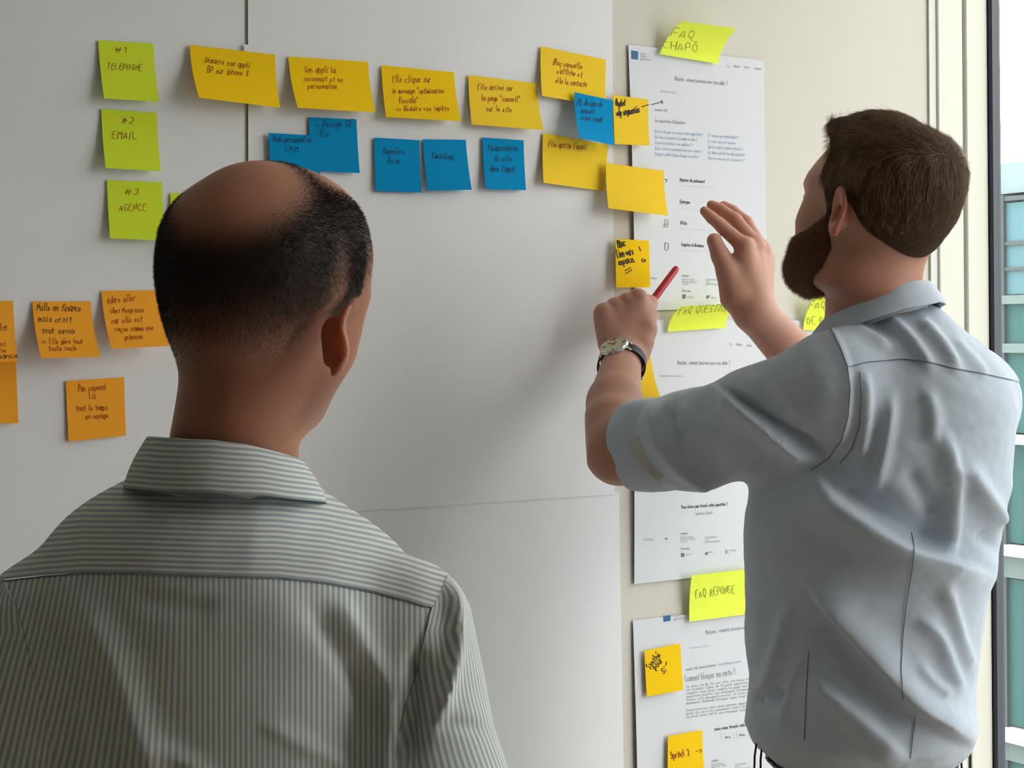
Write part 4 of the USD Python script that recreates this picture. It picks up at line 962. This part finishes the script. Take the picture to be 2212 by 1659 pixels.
m2 = Z1 * .93 / FPX
u_back = (px + np.clip((420 - px) / 420, 0, 1.5) * .26 * (py - 1240)) * m2
u_yoke = sy * m2
mid = np.array([interp(py, [(1200, 905), (1362, 868), (1720, 945), (2080, 985), (2740, 930)], 1)]).ravel()
ang = np.arctan2(px - mid, np.clip((1.395 - V[:, 1]) * FPX / 1.38 + 8, -400, 400))
u_slR = ang * .056 + .02 * np.sin((py - 1240) / 260)
mo = 970 - mid; u_slL = np.arctan2(px - mo, np.clip((1.395 - V[:, 1]) * FPX / 1.38 + 8, -400, 400)) * .056
sh1 = None
def cloth(name, s_list, u, parent, raise_=0.0, mat_=None):
    v, t, uu, nn = V + N * raise_, T, u, None
    fs = [np.array(s) for s in s_list]
    for i in range(len(fs)):
        rest = fs[i + 1:]
        res = clip(v, t, fs[i], uu, *rest)
        v, t, uu = res[0], res[1], res[2]; fs[i + 1:] = list(res[3:])
    return obj(name, (c2w(v), t), mat_ or M['stripes'], parent, smooth=True, uv=np.stack([uu, uu * 0], 1))
shirt = cloth('shirt', [-sR, -sL, -sy], u_back, p1)
cloth('yoke', [-sR + 1.5, -sL + 1.5, sy], u_yoke, shirt, .0012)
cloth('sleeve', [sR], u_slR, shirt, .0006)
cloth('sleeve', [sL], u_slL, shirt, .0006)
collar(cpt(489, 1000, 1.40), (0, -1), .0645, .0835, [(-150, 1010), (-90, 943), (-60, 939), (-35, 938), (0, 941), (25, 951), (47, 967), (90, 998), (150, 1060)],
    [(-150, 1105), (-90, 1050), (-48, 1043), (0, 1043), (31, 1052), (49, 1064), (90, 1086), (150, 1145)], 'collar', shirt, M['stripes'])
M['seam_grey'] = mat('grey_cotton_seam', (0.34, 0.38, 0.40), .8, .2)
for nm, pl_ in (('seam', [(p[0], p[1] + 2) for p in yoke_seam if -10 < p[0] < 935]), ('seam', [(966, 1240), (948, 1285), (930, 1318), (914, 1390), (897, 1460), (876, 1525), (862, 1590)])):
    obj(nm, iso_seam(V, T, N, pl_, .0006, .0008), M['seam_grey'], shirt)
# trousers and shoes
Vtr, Ttr = surface_nets(lambda P: smax(smax(lg(P) - .006, P[:, 2] - (bot1 + .02), .004), fl + .035 - P[:, 2], .004), (-.52, 1.2, fl), (.08, 1.66, -.45), .009)
obj('trousers', (c2w(Vtr), Ttr), M['trousers1'], p1, smooth=True)
for x, y in shoes: shoe(x, y, (0, 1), p1)
# ------------------------------------------------------------------ the bearded man at the wall
Z2 = 2.12
p2 = thing('person', 'bearded man in a pale blue shirt with rolled sleeves, both hands raised, on the right', 'person', c2w(np.array([(1863 - CX) / FPX * Z2, Z2, 0]))[0] * [1, 1, 0])
HZ2, S2 = 2.10, .95
H2o = cpt(1905, 443, HZ2); H2R = rotz(math.radians(37)) @ rotx(math.radians(9))
loc2 = lambda P: (np.atleast_2d(P) - H2o) @ H2R / S2
nk = [loc2(cpt(1915, 520, 2.10))[0], loc2(cpt(1892, 610, 2.105))[0], loc2(cpt(1885, 740, 2.16))[0]]
h2 = head_sdf(nk, [.055 / S2, .0595 / S2, .055 / S2], cran=(.079, .098, .083), ear_tilt=.45, ear_size=.88, ear_pos=(-.029, -.008), ear_rot=.22, jaw=1.03)
V, T = surface_nets(h2, (-.125, -.15, -.215), (.125, .15, .135), .0028)
Vl = V.copy(); V = H2o + (V * S2) @ H2R.T
L2 = [(262, 1850), (275, 1815), (305, 1795), (326, 1783), (347, 1764), (368, 1749), (382, 1737), (395, 1735), (413, 1738), (432, 1733), (459, 1724), (480, 1716), (517, 1717), (538, 1714), (562, 1711), (591, 1712), (612, 1728), (625, 1752), (634, 1783), (700, 1780)]
R2 = [(252, 1940), (262, 1968), (276, 2000), (298, 2032), (320, 2060), (340, 2075), (366, 2081), (392, 2083), (427, 2080), (459, 2072), (490, 2057), (528, 2034), (551, 2011), (570, 1999), (591, 1995), (607, 1992), (700, 1992)]
V = warp_outline(V, T, L2, R2, excl=h2.ear(Vl), lo=.8, hi=1.28)
def hair2_density(p):
    x, y, z = p.T
    zlow = np.interp(y + .014, [-.2, -.08, -.055, -.034, -.018, .006, .012, .014, .032, .034], [-.098, -.094, -.060, -.030, -.002, .020, .0, -.045, -.045, .02])
    low = sstep(z - zlow, -.002, .010)
    yf = np.interp(z, [.0, .02, .05, .075, .09, .11], [.020, .022, .036, .050, .062, .07])
    return np.clip(low * sstep(yf - y, 0, .008), 0, 1)
def beard_density(p):
    x, y, z = p.T
    cheek = np.interp(y + .010, [.006, .025, .05, .075, .095], [.016, -.012, -.036, -.046, -.045])
    back = np.interp(z, [-.13, -.105, -.085, -.06, -.03, .0], [.026, .010, -.006, -.006, .004, .013])
    d = sstep(cheek - z, 0, .010) * sstep(y - back, 0, .008) * sstep(z + .128, 0, .008)
    mouth = (np.abs(x) < .020) & (np.abs(z + .066) < .006) & (y > .08)
    return np.where(mouth, 0, np.clip(d, 0, 1))
em = h2.ear(Vl)
dh, db = hair2_density(Vl), beard_density(Vl); dh[em] = 0; db[em] = 0
head_attr = (V.copy(), np.maximum(dh * .9, db * .9), np.where(em, .75, .1 + .35 * sstep(-Vl[:, 2], .05, .10) * sstep(-Vl[:, 1], -.02, .04)))
parts2 = [(V, T)]
# left fist, wrist, forearm, elbow
q = lambda x, y, z: cpt(x, y, z)
mcs = [q(1378, 646, 2.490), q(1355, 655, 2.487), q(1330, 665, 2.482), q(1304, 677, 2.474)]
fing = [[q(1399, 652, 2.520), q(1404, 676, 2.535), q(1392, 690, 2.520)], [q(1360, 668, 2.532), q(1366, 702, 2.538), q(1372, 712, 2.516)], [q(1334, 680, 2.524), q(1342, 712, 2.530), q(1350, 722, 2.510)], [q(1306, 690, 2.508), q(1314, 718, 2.514), q(1324, 728, 2.498)]]
frad = [[.0100, .0090, .0080], [.0100, .0090, .0080], [.0095, .0086, .0078], [.0088, .0080, .0070]]
th = [q(1372, 770, 2.45), q(1396, 712, 2.468), q(1401, 678, 2.490), q(1408, 652, 2.512)]
fist = hand_sdf(q(1344, 776, 2.440), .0255, mcs, .0136, fing, frad, th, [.021, .0155, .0120, .0095], extra=[cap(q(1313, 742, 2.454), q(1303, 700, 2.474), .013, .011), cap(q(1385, 740, 2.455), q(1385, 668, 2.485), .015, .012)])
for_ = chain([q(1338, 974, 2.235), q(1325, 925, 2.275), q(1328, 870, 2.33), q(1344, 778, 2.436)], [.042, .041, .0375, .0275], .012)
upp = cap(q(1338, 974, 2.235), q(1500, 952, 2.17), .042, .048)
fa = lambda P: smin(smin(fist(P), for_(P), .014), upp(P), .02)
Vh, Th = surface_nets(fa, (.10, 2.10, -.24), (.30, 2.60, .12), .0030)
parts2.append((Vh, Th)); VfL, TfL = Vh, Th
# right hand, open, waving
mcr = [q(1610, 534, 2.400), q(1630, 530, 2.415), q(1644, 541, 2.428), q(1652, 562, 2.438)]
fr = [[q(1562, 492, 2.415), q(1537, 470, 2.425), q(1522, 456, 2.430)], [q(1588, 474, 2.432), q(1556, 452, 2.444), q(1537, 443, 2.448)], [q(1612, 480, 2.446), q(1582, 455, 2.458), q(1563, 444, 2.462)], [q(1632, 512, 2.458), q(1612, 488, 2.468), q(1598, 476, 2.472)]]
rr = [[.0098, .0086, .0074], [.0098, .0088, .0076], [.0094, .0084, .0072], [.0084, .0074, .0064]]
thr = [q(1590, 640, 2.392), q(1573, 590, 2.392), q(1556, 552, 2.398), q(1543, 520, 2.404)]
handR = hand_sdf(q(1628, 668, 2.395), .0265, mcr, .0125, fr, rr, thr, [.024, .0165, .0130, .0112], extra=[cap(q(1596, 640, 2.393), q(1606, 560, 2.400), .016, .013), cap(q(1640, 640, 2.41), q(1648, 575, 2.43), .013, .012)])
wrR2, elR2 = q(1630, 676, 2.395), q(1880, 940, 2.46)
forR = chain([elR2, elR2 * .6 + wrR2 * .4, wrR2], [.046, .0405, .0275], .012)
Vh, Th = surface_nets(lambda P: smin(handR(P), forR(P), .014), np.minimum(wrR2, elR2) - [.10, .07, .07], np.maximum(wrR2, elR2) + [.07, .10, .19], .0030)
parts2.append((Vh, Th))
# torso and sleeves
tors2 = [(600, 1760, 2120), (700, 1745, 2150), (800, 1725, 2187), (880, 1690, 2195), (960, 1660, 2190), (1040, 1629, 2185), (1120, 1615, 2168), (1190, 1613, 2156), (1240, 1614, 2150), (1290, 1615, 2132), (1400, 1617, 2115), (1470, 1622, 2106), (1510, 1620, 2106), (1570, 1616, 2108), (1612, 1632, 2098), (1645, 1668, 2062), (1668, 1690, 2040), (1690, 1690, 2040)]
b2 = [(600, .115), (900, .148), (1200, .150), (1400, .148), (1580, .152), (1625, .128), (1668, .105), (1700, .105)]
roof2 = [(1600, 900), (1680, 780), (1740, 725), (1790, 698), (1840, 675), (1900, 655), (1960, 648), (2000, 652), (2025, 664), (2060, 694), (2090, 718), (2150, 758), (2185, 786), (2205, 820), (2230, 940)]
lo2, ro2 = loft_sdf(tors2, Z2, b2, Z2 + .015, 2.0), roof_sdf(roof2, Z2, Z2 + .02, 2.4)
armL = [(1800, 852, 2.055), (1650, 908, 2.10), (1500, 952, 2.17), (1385, 961, 2.222)]
rL = [.078, .0640, .0590, .0575]
aL = chain([cpt(*a) for a in armL], rL, .03)
aR = chain([cpt(2085, 868, 2.19), cpt(1990, 925, 2.36), cpt(1905, 945, 2.45)], [.072, .060, .056], .03)
bot2 = cpt(0, 1662, Z2)[2]
cutp, cutn = cpt(1420, 961, 2.205), cpt(1500, 952, 2.17) - cpt(1385, 961, 2.222); cutn = cutn / np.linalg.norm(cutn)
def shirt2(P):
    d = smax(lo2(P), ro2(P), .045)
    d = smin(d, smax(aL(P), -((P - cutp) @ cutn), .006), .028); d = smin(d, aR(P), .03)
    return smax(d, bot2 - P[:, 2], .006)
Vc, Tc = surface_nets(lambda P: shirt2(P) + .030, (.12, 1.90, bot2 - .02), (.70, 2.60, .08), .009)
parts2.append((Vc, Tc))
cx2 = (1863 - CX) / FPX * Z2
lg2, shoes2 = legs(cx2, Z2 + .015, None, .11, hz=-.70)
Vtr, Ttr = surface_nets(lambda P: smax(smax(lg2(P) + .008, fl + .06 - P[:, 2], .005), P[:, 2] + .48, .01), (.15, 1.9, fl), (.75, 2.35, -.45), .012)
parts2.append((Vtr, Ttr))
BV, BT = weld_union(parts2)
put_body(p2, BV, BT, head_attr, M['skin2'])
for s in (-1, 1):
    e = trimesh.creation.icosphere(2, .0118 * S2); c = H2o + S2 * (np.array([s * .031, .0795, .001]) @ H2R.T)
    obj('eye', (c2w(np.array(e.vertices) + c), np.array(e.faces)), M['eye'], p2, smooth=True)
# hair and beard: a mass following the scalp plus strands
r2 = np.random.default_rng(5); N = normals(V, T)
thick = dh * (.0016 + .0020 * sstep(Vl[:, 2], -.07, -.01) + .0045 * sstep(Vl[:, 2], .01, .09) + .006 * np.exp(-((Vl[:, 1] - .062) ** 2 + (Vl[:, 2] - .088) ** 2) / .020 ** 2))
thin_spot = np.exp(-((Vl[:, 0] - .012) ** 2 + (Vl[:, 1] + .055) ** 2 + (Vl[:, 2] - .098) ** 2) / .030 ** 2)
thick = thick * (1 - .55 * thin_spot)
fwd = np.array([0, 1, .35]) @ H2R.T
Vhair = V + N * (thick - .0012)[:, None] + fwd * (dh * .012 * np.exp(-((Vl[:, 1] - .066) ** 2 + (Vl[:, 2] - .085) ** 2) / .020 ** 2))[:, None]
v, t, vl = clip(Vhair, T, dh - .25, Vl)
hp = obj('hair', (c2w(v), t), M['hair2_cap'], p2, smooth=True, label='short light brown hair swept to the front')
dens = dh * (1 - .25 * thin_spot)
P, Nn, fi, bb = sample(Vhair, T, dens, 38000, r2)
pl = (Vl[T[fi]] * bb[:, :, None]).sum(1)
top = sstep(pl[:, 2], .045, .085)
fl_ = np.stack([pl[:, 0] * 1.2, top * 1.1 - .12, -1.0 + top * .98 - .5 * sstep(pl[:, 1], .045, .07)], 1); fl_ /= np.linalg.norm(fl_, axis=1, keepdims=True) + 1e-9
G = fl_ @ H2R.T; G -= (G * Nn).sum(1, keepdims=True) * Nn; G /= np.linalg.norm(G, axis=1, keepdims=True) + 1e-9
clump = meshkit.fbm(pl * [130, 130, 45], 2, 3) - .5
frz = sstep(pl[:, 1], .030, .055) * top
D = G + Nn * ((.12 + .45 * clump) * (1 - frz) - .05 * frz)[:, None] + r2.normal(0, .09, P.shape); D /= np.linalg.norm(D, axis=1, keepdims=True)
ln = (1 - .35 * frz) * np.interp(pl[:, 2], [-.09, -.04, .0, .06, .1], [.004, .007, .013, .020, .022]) * r2.uniform(.7, 1.2, len(P))
strands('hair_strands', hp, P - Nn * .001, D, ln, .00030, M['hair2'], 4, curl=-Nn * .16)
tb = db * (.0035 + .0060 * sstep(Vl[:, 1], .02, .075) * sstep(-Vl[:, 2], .05, .10))
Vb = V + N * (tb - .001)[:, None] + (np.array([0, .6, -.6]) @ H2R.T) * (tb * .45)[:, None]
v, t = clip(Vb, T, db - .25)[:2]
bp = obj('beard', (c2w(v), t), M['beard_cap'], p2, smooth=True, label='full reddish brown beard')
P, Nn, fi, bb = sample(Vb, T, db, 15000, r2)
G = np.array([0, .35, -1.0]) @ H2R.T; G = G - (Nn @ G)[:, None] * Nn
D = G * .8 + Nn * .5 + r2.normal(0, .22, P.shape); D /= np.linalg.norm(D, axis=1, keepdims=True)
strands('beard_strands', bp, P - Nn * .001, D, r2.uniform(.004, .0105, len(P)), .00030, M['beard'], 3)

# shirt panels
V, T = surface_nets(shirt2, (.12, 1.90, bot2 - .02), (.70, 2.60, .08), .0037, smooth=3)
N = normals(V, T); px, py = pix(V); face = np.clip(-(N * V).sum(1) / np.linalg.norm(V, axis=1) * 2.2 + .1, 0, 1)
seamL = [(1745, 560), (1770, 640), (1792, 706), (1812, 745), (1830, 790), (1836, 840), (1832, 900), (1818, 950), (1790, 990), (1750, 1018), (1700, 1030), (1600, 1040), (1300, 1060)]
folds2 = [([(1790, 1030), (1850, 1070), (1920, 1115), (1990, 1150), (2050, 1170)], -.009, 40, 30), ([(1745, 1300), (1790, 1370), (1850, 1440), (1905, 1510), (1960, 1565)], -.007, 26, 34), (seamL[1:9], .0022, 7, 16), ([(1755, 1018), (1800, 1068), (1850, 1110), (1917, 1157), (1967, 1187), (2018, 1204), (2068, 1221), (2128, 1240)], .014, 8, 52),
    ([(1755, 1270), (1790, 1322), (1830, 1364), (1880, 1420), (1930, 1482), (1970, 1528), (2020, 1560), (2060, 1588), (2106, 1606)], .013, 50, 10),
    ([(1750, 1455), (1800, 1500), (1860, 1548), (1917, 1605), (1955, 1645)], .008, 14, 34),
    ([(2040, 930), (2056, 1000), (2062, 1070), (2056, 1150), (2054, 1205)], .007, 14, 26), ([(1866, 800), (1872, 880), (1866, 960), (1858, 1000)], .005, 12, 16),
    ([(1925, 850), (1918, 930), (1908, 1000), (1886, 1058)], .006, 14, 16), ([(2075, 1000), (2120, 1075), (2160, 1128), (2176, 1142)], .010, 24, 24), ([(2110, 1150), (2150, 1180), (2170, 1200)], -.006, 16, 16),
    ([(2030, 1255), (2058, 1320), (2080, 1400), (2098, 1455)], .006, 14, 18), ([(1975, 1335), (2025, 1365), (2046, 1425), (2074, 1500)], .006, 16, 16), ([(1980, 1430), (2010, 1470), (2050, 1500)], .004, 14, 14),
    ([(1705, 1300), (1690, 1390), (1655, 1480), (1640, 1520)], .005, 12, 18), ([(1735, 1420), (1700, 1500), (1690, 1580)], .003, 10, 16), ([(1620, 1520), (1650, 1500), (1700, 1495)], -.006, 12, 20),
    ([(1915, 690), (1965, 725), (2000, 775), (2012, 800)], .0045, 12, 14), ([(1985, 690), (2040, 745), (2070, 805)], .0045, 12, 14), ([(2060, 730), (2100, 780), (2130, 815)], .003, 10, 12), ([(1795, 704), (1860, 718), (1925, 758)], .004, 12, 14),
    ([(1552, 838), (1600, 878), (1650, 912), (1705, 948), (1770, 990)], .012, 5, 34), ([(1556, 832), (1610, 872), (1660, 903), (1715, 938), (1776, 978)], -.007, 12, 6), ([(1625, 805), (1660, 850), (1720, 900)], .004, 16, 16),
    ([(1425, 868), (1412, 920), (1440, 975), (1480, 1018), (1540, 1048)], .007, 10, 26), ([(1470, 870), (1495, 915), (1560, 945)], .003, 18, 18), ([(1455, 880), (1450, 920), (1480, 960)], -.004, 12, 14), ([(1500, 1050), (1580, 1020), (1640, 1000)], .004, 14, 18),
    ([(2000, 840), (2020, 900), (2010, 960)], .004, 16, 16), ([(1960, 1010), (2000, 1080), (2030, 1120)], -.004, 20, 20)]
V = V + N * (1.75 * face * fold_field(px, py, folds2))[:, None]
V = V + N * ((meshkit.fbm(V * 16, 4, 9) - .5) * .008)[:, None]
px, py = pix(V)
sd, _ = seg_dist(px, py, seamL)
depth_ok = V[:, 1] < 2.30
sl = np.where(depth_ok, np.where(sd == 0, 1, sd), -80.0)           # positive on the left arm's side
if np.median(sl[(px < 1600) & (py < 1000)]) < 0: sl = np.where(depth_ok, -sd, -80.0)
yseam = [(1700, 800), (1836, 792), (1870, 783), (1950, 776), (2000, 781), (2060, 796), (2120, 807), (2188, 822), (2300, 850)]
sy = interp(px, yseam, 1) - py
def cloth2(name, s_list, parent, raise_=0.0):
    v, t = V + N * raise_, T; fs = [np.array(s) for s in s_list]
    for i in range(len(fs)):
        res = clip(v, t, fs[i], *fs[i + 1:]) ; v, t = res[0], res[1]; fs[i + 1:] = list(res[2:])
    return obj(name, (c2w(v), t), M['chambray'], parent, smooth=True)
shirt = cloth2('shirt', [-sl, -sy], p2)
cloth2('yoke', [-sl + 1, sy], shirt, .0012)
cloth2('sleeve', [sl], shirt, .0004)
cB = cpt(1890, 660, 2.115)
bd = (math.sin(math.radians(50)), -math.cos(math.radians(50)))
collar(cB, bd, .0655, .083, [(-150, 702), (-120, 684), (-90, 664), (-65, 641), (-40, 618), (-20, 610), (0, 608), (40, 609), (90, 650), (150, 700)],
    [(-150, 752), (-120, 737), (-90, 716), (-65, 690), (-40, 670), (0, 655), (40, 661), (90, 700), (150, 750)], 'collar', shirt, M['chambray'])
for pl_ in ([p for p in yseam if 1830 < p[0] < 2190], seamL[2:10], [(1856, 800), (1860, 860), (1856, 920), (1840, 970), (1812, 1004)], [(1968, 1148), (1975, 1180), (1970, 1230), (1958, 1300), (1950, 1370), (1946, 1440), (1950, 1512)], [(1976, 1548), (1970, 1600), (1966, 1640)], [(1748, 1400), (1742, 1500), (1738, 1600)]):
    obj('seam', iso_seam(V, T, N, pl_, .0006, .0010), M['thread'], shirt)
# rolled cuff on the left sleeve
ca, cb_ = cpt(1450, 960, 2.192), cpt(1392, 962, 2.222)
axd = (cb_ - ca) / np.linalg.norm(cb_ - ca); e1 = np.cross(axd, [0, 0, 1.0]); e1 /= np.linalg.norm(e1); e2 = np.cross(axd, e1)
an = np.linspace(0, 2 * math.pi, 73)[:-1]; prof = [(-.010, .0570), (.0, .0612), (.012, .0622), (.03, .0618), (.050, .0600), (.060, .0585), (.061, .0560), (.050, .0530), (.02, .0500)]
wob = lambda a, s: .0022 * np.sin(3 * a + 30 * s) + .0016 * np.sin(5 * a - 60 * s + 1)
Lc = np.linalg.norm(cb_ - ca)
P = np.stack([ca + (axd * (s + .004 * np.sin(2 * an + .5)[:, None])) + ((r_ + wob(an, s)) * np.cos(an))[:, None] * e1 + ((r_ + wob(an, s)) * np.sin(an))[:, None] * e2 for s, r_ in prof])
nr, nc = P.shape[:2]; i = np.arange(nr * nc).reshape(nr, nc); i2 = np.roll(i, -1, 1)
qd = np.stack([i[:-1], i[1:], i2[1:], i2[:-1]], -1).reshape(-1, 4)
cf = obj('cuff', (c2w(P.reshape(-1, 3)), np.vstack([qd[:, [0, 1, 2]], qd[:, [0, 2, 3]]])), M['chambray'], shirt, smooth=True, label='rolled-up sleeve cuff')
tabc = [(1362, 942, 2.175), (1378, 975, 2.168), (1398, 1003, 2.166), (1420, 1022, 2.168), (1432, 1030, 2.170)]
TP = surface_curve(V, N, [c[:2] for c in tabc], n=5, up=.006); TP = np.array([np.interp(np.linspace(0, 4, 17), range(5), TP[:, k]) for k in range(3)]).T
wv = np.array([.55, 0, .83]) ; wid = np.interp(np.linspace(0, 1, 17), [0, .3, 1], [.004, .0075, .0075])[:, None]
A_, B_ = TP + wv * wid, TP - wv * wid; bk = np.array([0, .0018, 0]); n = 17; k = np.arange(n - 1)
tv = np.vstack([A_, B_, A_ + bk, B_ + bk]); tf = np.vstack([np.stack(x, 1) for x in ((k, k + 1, k + 1 + n, k + n), (k + 2 * n, k + 3 * n, k + 3 * n + 1, k + 2 * n + 1), (k, k + 2 * n, k + 2 * n + 1, k + 1), (k + n, k + n + 1, k + 3 * n + 1, k + 3 * n))] + [np.array([[n - 1, 3 * n - 1, 4 * n - 1, 2 * n - 1], [0, n, 3 * n, 2 * n]])])
obj('sleeve_tab', (c2w(tv), tf), M['tab'], shirt, label='pale sleeve tab hanging open')
# trousers, belt, loops, shoes
Vtr, Ttr = surface_nets(lambda P: smax(smax(smin(lg2(P) - .006, smax(lo2(P), P[:, 2] - (bot2 + .01), .004), .02), P[:, 2] - (bot2 + .012), .004), fl + .035 - P[:, 2], .004), (.12, 1.9, fl), (.78, 2.38, -.45), .009)
tr = obj('trousers', (c2w(Vtr), Ttr), M['trousers2'], p2, smooth=True)
band = lambda P: smax(np.abs(lo2(P) - .004) - .003, np.abs(P[:, 2] - (bot2 - .004)) - .016, .003)
Vb2, Tb2 = surface_nets(band, (.28, 1.94, bot2 - .04), (.62, 2.30, bot2 + .03), .0035)
obj('belt', (c2w(Vb2), Tb2), M['leather'], p2, smooth=True)
for a in ([(1634, 1606), (1630, 1635), (1629, 1680), (1632, 1730)], [(1646, 1612), (1643, 1640), (1643, 1690), (1646, 1730)], [(2094, 1606), (2096, 1635), (2096, 1680), (2092, 1730)], [(2080, 1620), (2076, 1640), (2080, 1690), (2080, 1730)]):
    C = np.array([cpt(x, y, Z2 - .02) for x, y in a]); C = np.array([np.interp(np.linspace(0, 3, 13), range(4), C[:, k]) for k in range(3)]).T
    obj('drawcord', (c2w(tube(C, .0014)[0]), tube(C, .0014)[1]), M['leather'], tr, smooth=True)
for x, y in shoes2: shoe(x, y, (-.6, .8), p2)

# ------------------------------------------------------------------ the red pen in the fist and the wristwatch
M['red'] = mat('glossy_red_plastic', (0.42, 0.008, 0.025), .35, .5)
M['steel'] = mat('polished_steel', (0.62, 0.61, 0.58), .25, .5, metallic=1.0)
M['dial'] = mat('cream_watch_dial', (0.62, 0.57, 0.40), .45, .4)
M['strap'] = mat('navy_leather_strap', (0.004, 0.006, 0.016), .4, .35)
a, b = cpt(1384, 684, 2.512), cpt(1463, 577, 2.56)
pen = thing('felt_tip_pen', 'red felt-tip pen sticking up out of the closed fist', 'pen', c2w(a)[0])
t_ = np.r_[0, .02, .04, .2, .4, .6, .8, .93, .97, .99, 1.0]; rad = np.r_[.0052, .0057, .0058, .0058, .0058, .0057, .0055, .0053, .0048, .0036, .001]
C = a + t_[:, None] * (b - a); tv, tf = tube(C, rad, 20)
obj('barrel', (c2w(tv), tf), M['red'], pen, smooth=40)
tv, tf = tube(np.array([a - (b - a) * s for s in (.0, .06, .12, .16)]), np.array([.0045, .004, .0018, .0009]), 16)
obj('tip', (c2w(tv), tf), M['ink_black'], pen, smooth=40)

wc = cpt(1343, 788, 2.428); wax = cpt(1344, 778, 2.436) - cpt(1328, 870, 2.33); wax /= np.linalg.norm(wax)
wn = np.array([-.36, -.45, .80]); wn -= (wn @ wax) * wax; wn /= np.linalg.norm(wn); wt = np.cross(wax, wn)       # wn = out of the dial, wt = across the wrist
if wt[0] < 0: wt = -wt
watch = thing('wristwatch', 'wristwatch with cream dial and navy strap on the raised left wrist', 'watch', c2w(wc)[0])
def ringpt(ang, r, s): return wc + r * (1.10 * math.sin(ang) * wt + 1.0 * math.cos(ang) * wn) + s * wax
RW = .0305
angs = np.radians(np.linspace(30, 330, 61))
half = np.interp(np.degrees(angs), [30, 120, 240, 330], [.0095, .0080, .0080, .0095])
rows = []
for ds, rr_ in ((-1, 0), (-1, .0022), (1, .0022), (1, 0)):
    rows.append(np.array([ringpt(t2, RW + rr_, ds * h_) for t2, h_ in zip(angs, half)]))
P = np.stack(rows); nr, nc = P.shape[:2]; i = np.arange(nr * nc).reshape(nr, nc); i2 = np.roll(i, -1, 0)
qd = np.stack([i[:, :-1], i2[:, :-1], i2[:, 1:], i[:, 1:]], -1).reshape(-1, 4)
obj('strap', (c2w(P.reshape(-1, 3)), np.vstack([qd[:, [0, 1, 2]], qd[:, [0, 2, 3]], [[0, nc, 2 * nc], [0, 2 * nc, 3 * nc], [nc - 1, 4 * nc - 1, 3 * nc - 1], [nc - 1, 3 * nc - 1, 2 * nc - 1]]])), M['strap'], watch, smooth=30)
def disc(profile, name, m, sides=48, parent=watch):
    an = np.arange(sides) * 2 * math.pi / sides
    P = np.stack([wc + wn * z + r_ * (np.cos(an)[:, None] * wt + np.sin(an)[:, None] * wax) for r_, z in profile])
    nr = len(profile); i = np.arange(nr * sides).reshape(nr, sides); i2 = np.roll(i, -1, 1)
    qd = np.stack([i[:-1], i[1:], i2[1:], i2[:-1]], -1).reshape(-1, 4)
    return obj(name, (c2w(P.reshape(-1, 3)), np.vstack([qd[:, [0, 2, 1]], qd[:, [0, 3, 2]]])), m, parent, smooth=30)
z0 = RW - .004
case = disc([(.001, z0), (.019, z0), (.0212, z0 + .003), (.0217, z0 + .006), (.0210, z0 + .0085), (.0195, z0 + .0095), (.0188, z0 + .0088)], 'case', M['steel'])
dial = disc([(.0190, z0 + .0070), (.0190, z0 + .0086), (.0005, z0 + .0088)], 'dial', M['dial'])
def flatbar(p0, p1_, w_, name, m, par, zz=.0093):
    d_ = np.array(p1_) - np.array(p0); d_ = d_ / np.linalg.norm(d_); n_ = np.array([-d_[1], d_[0]])
    cs = [np.array(p0) - n_ * w_, np.array(p1_) - n_ * w_, np.array(p1_) + n_ * w_, np.array(p0) + n_ * w_]
    lo_ = [wc + wn * (z0 + zz - .0003) + c[0] * wt + c[1] * wax for c in cs]; hi_ = [x + wn * .0006 for x in lo_]
    f_ = [[0, 1, 2, 3], [4, 7, 6, 5], [0, 4, 5, 1], [1, 5, 6, 2], [2, 6, 7, 3], [3, 7, 4, 0]]
    obj(name, (c2w(np.array(lo_ + hi_)), np.array(f_)), m, par)
for k in range(12):
    c_, s_ = math.cos(k * math.pi / 6), math.sin(k * math.pi / 6)
    if k % 3 == 0: flatbar((.013 * c_, .013 * s_), (.0175 * c_, .0175 * s_), .0005, 'hour_mark', M['ink_black'], dial)
flatbar((-.001, -.001), (.004, .0055), .0004, 'hour_hand', M['ink_black'], dial, .0097); flatbar((.001, -.001), (-.009, .006), .0003, 'minute_hand', M['ink_black'], dial, .0100)
C = np.array([wc + wn * (z0 + .005) + wax * s for s in (-.0208, -.0220, -.0246, -.0250)]); tv, tf = tube(C, np.array([.0016, .0026, .0026, .0012]), 14)
obj('crown', (c2w(tv), tf), M['steel'], watch, smooth=30)
for s1 in (-1, 1):
    for s2 in (-1, 1):
        P0 = wc + wn * (z0 + .004) + wt * s1 * .0165 + wax * s2 * .0085; P1 = ringpt(s1 * math.radians(42), RW + .0015, s2 * .0085)
        tv, tf = tube(np.array([P0, (P0 + P1) / 2 + wn * .0012, P1]), np.array([.0019, .0019, .0014]), 8); obj('lug', (c2w(tv), tf), M['steel'], watch, smooth=30)
bk_ = ringpt(math.radians(150), RW + .003, 0); tv, tf = tube(np.array([ringpt(math.radians(142), RW + .0032, s) for s in (-.0095, 0, .0095)]), .0012, 8)
obj('buckle', (c2w(tv), tf), M['steel'], watch, smooth=30)
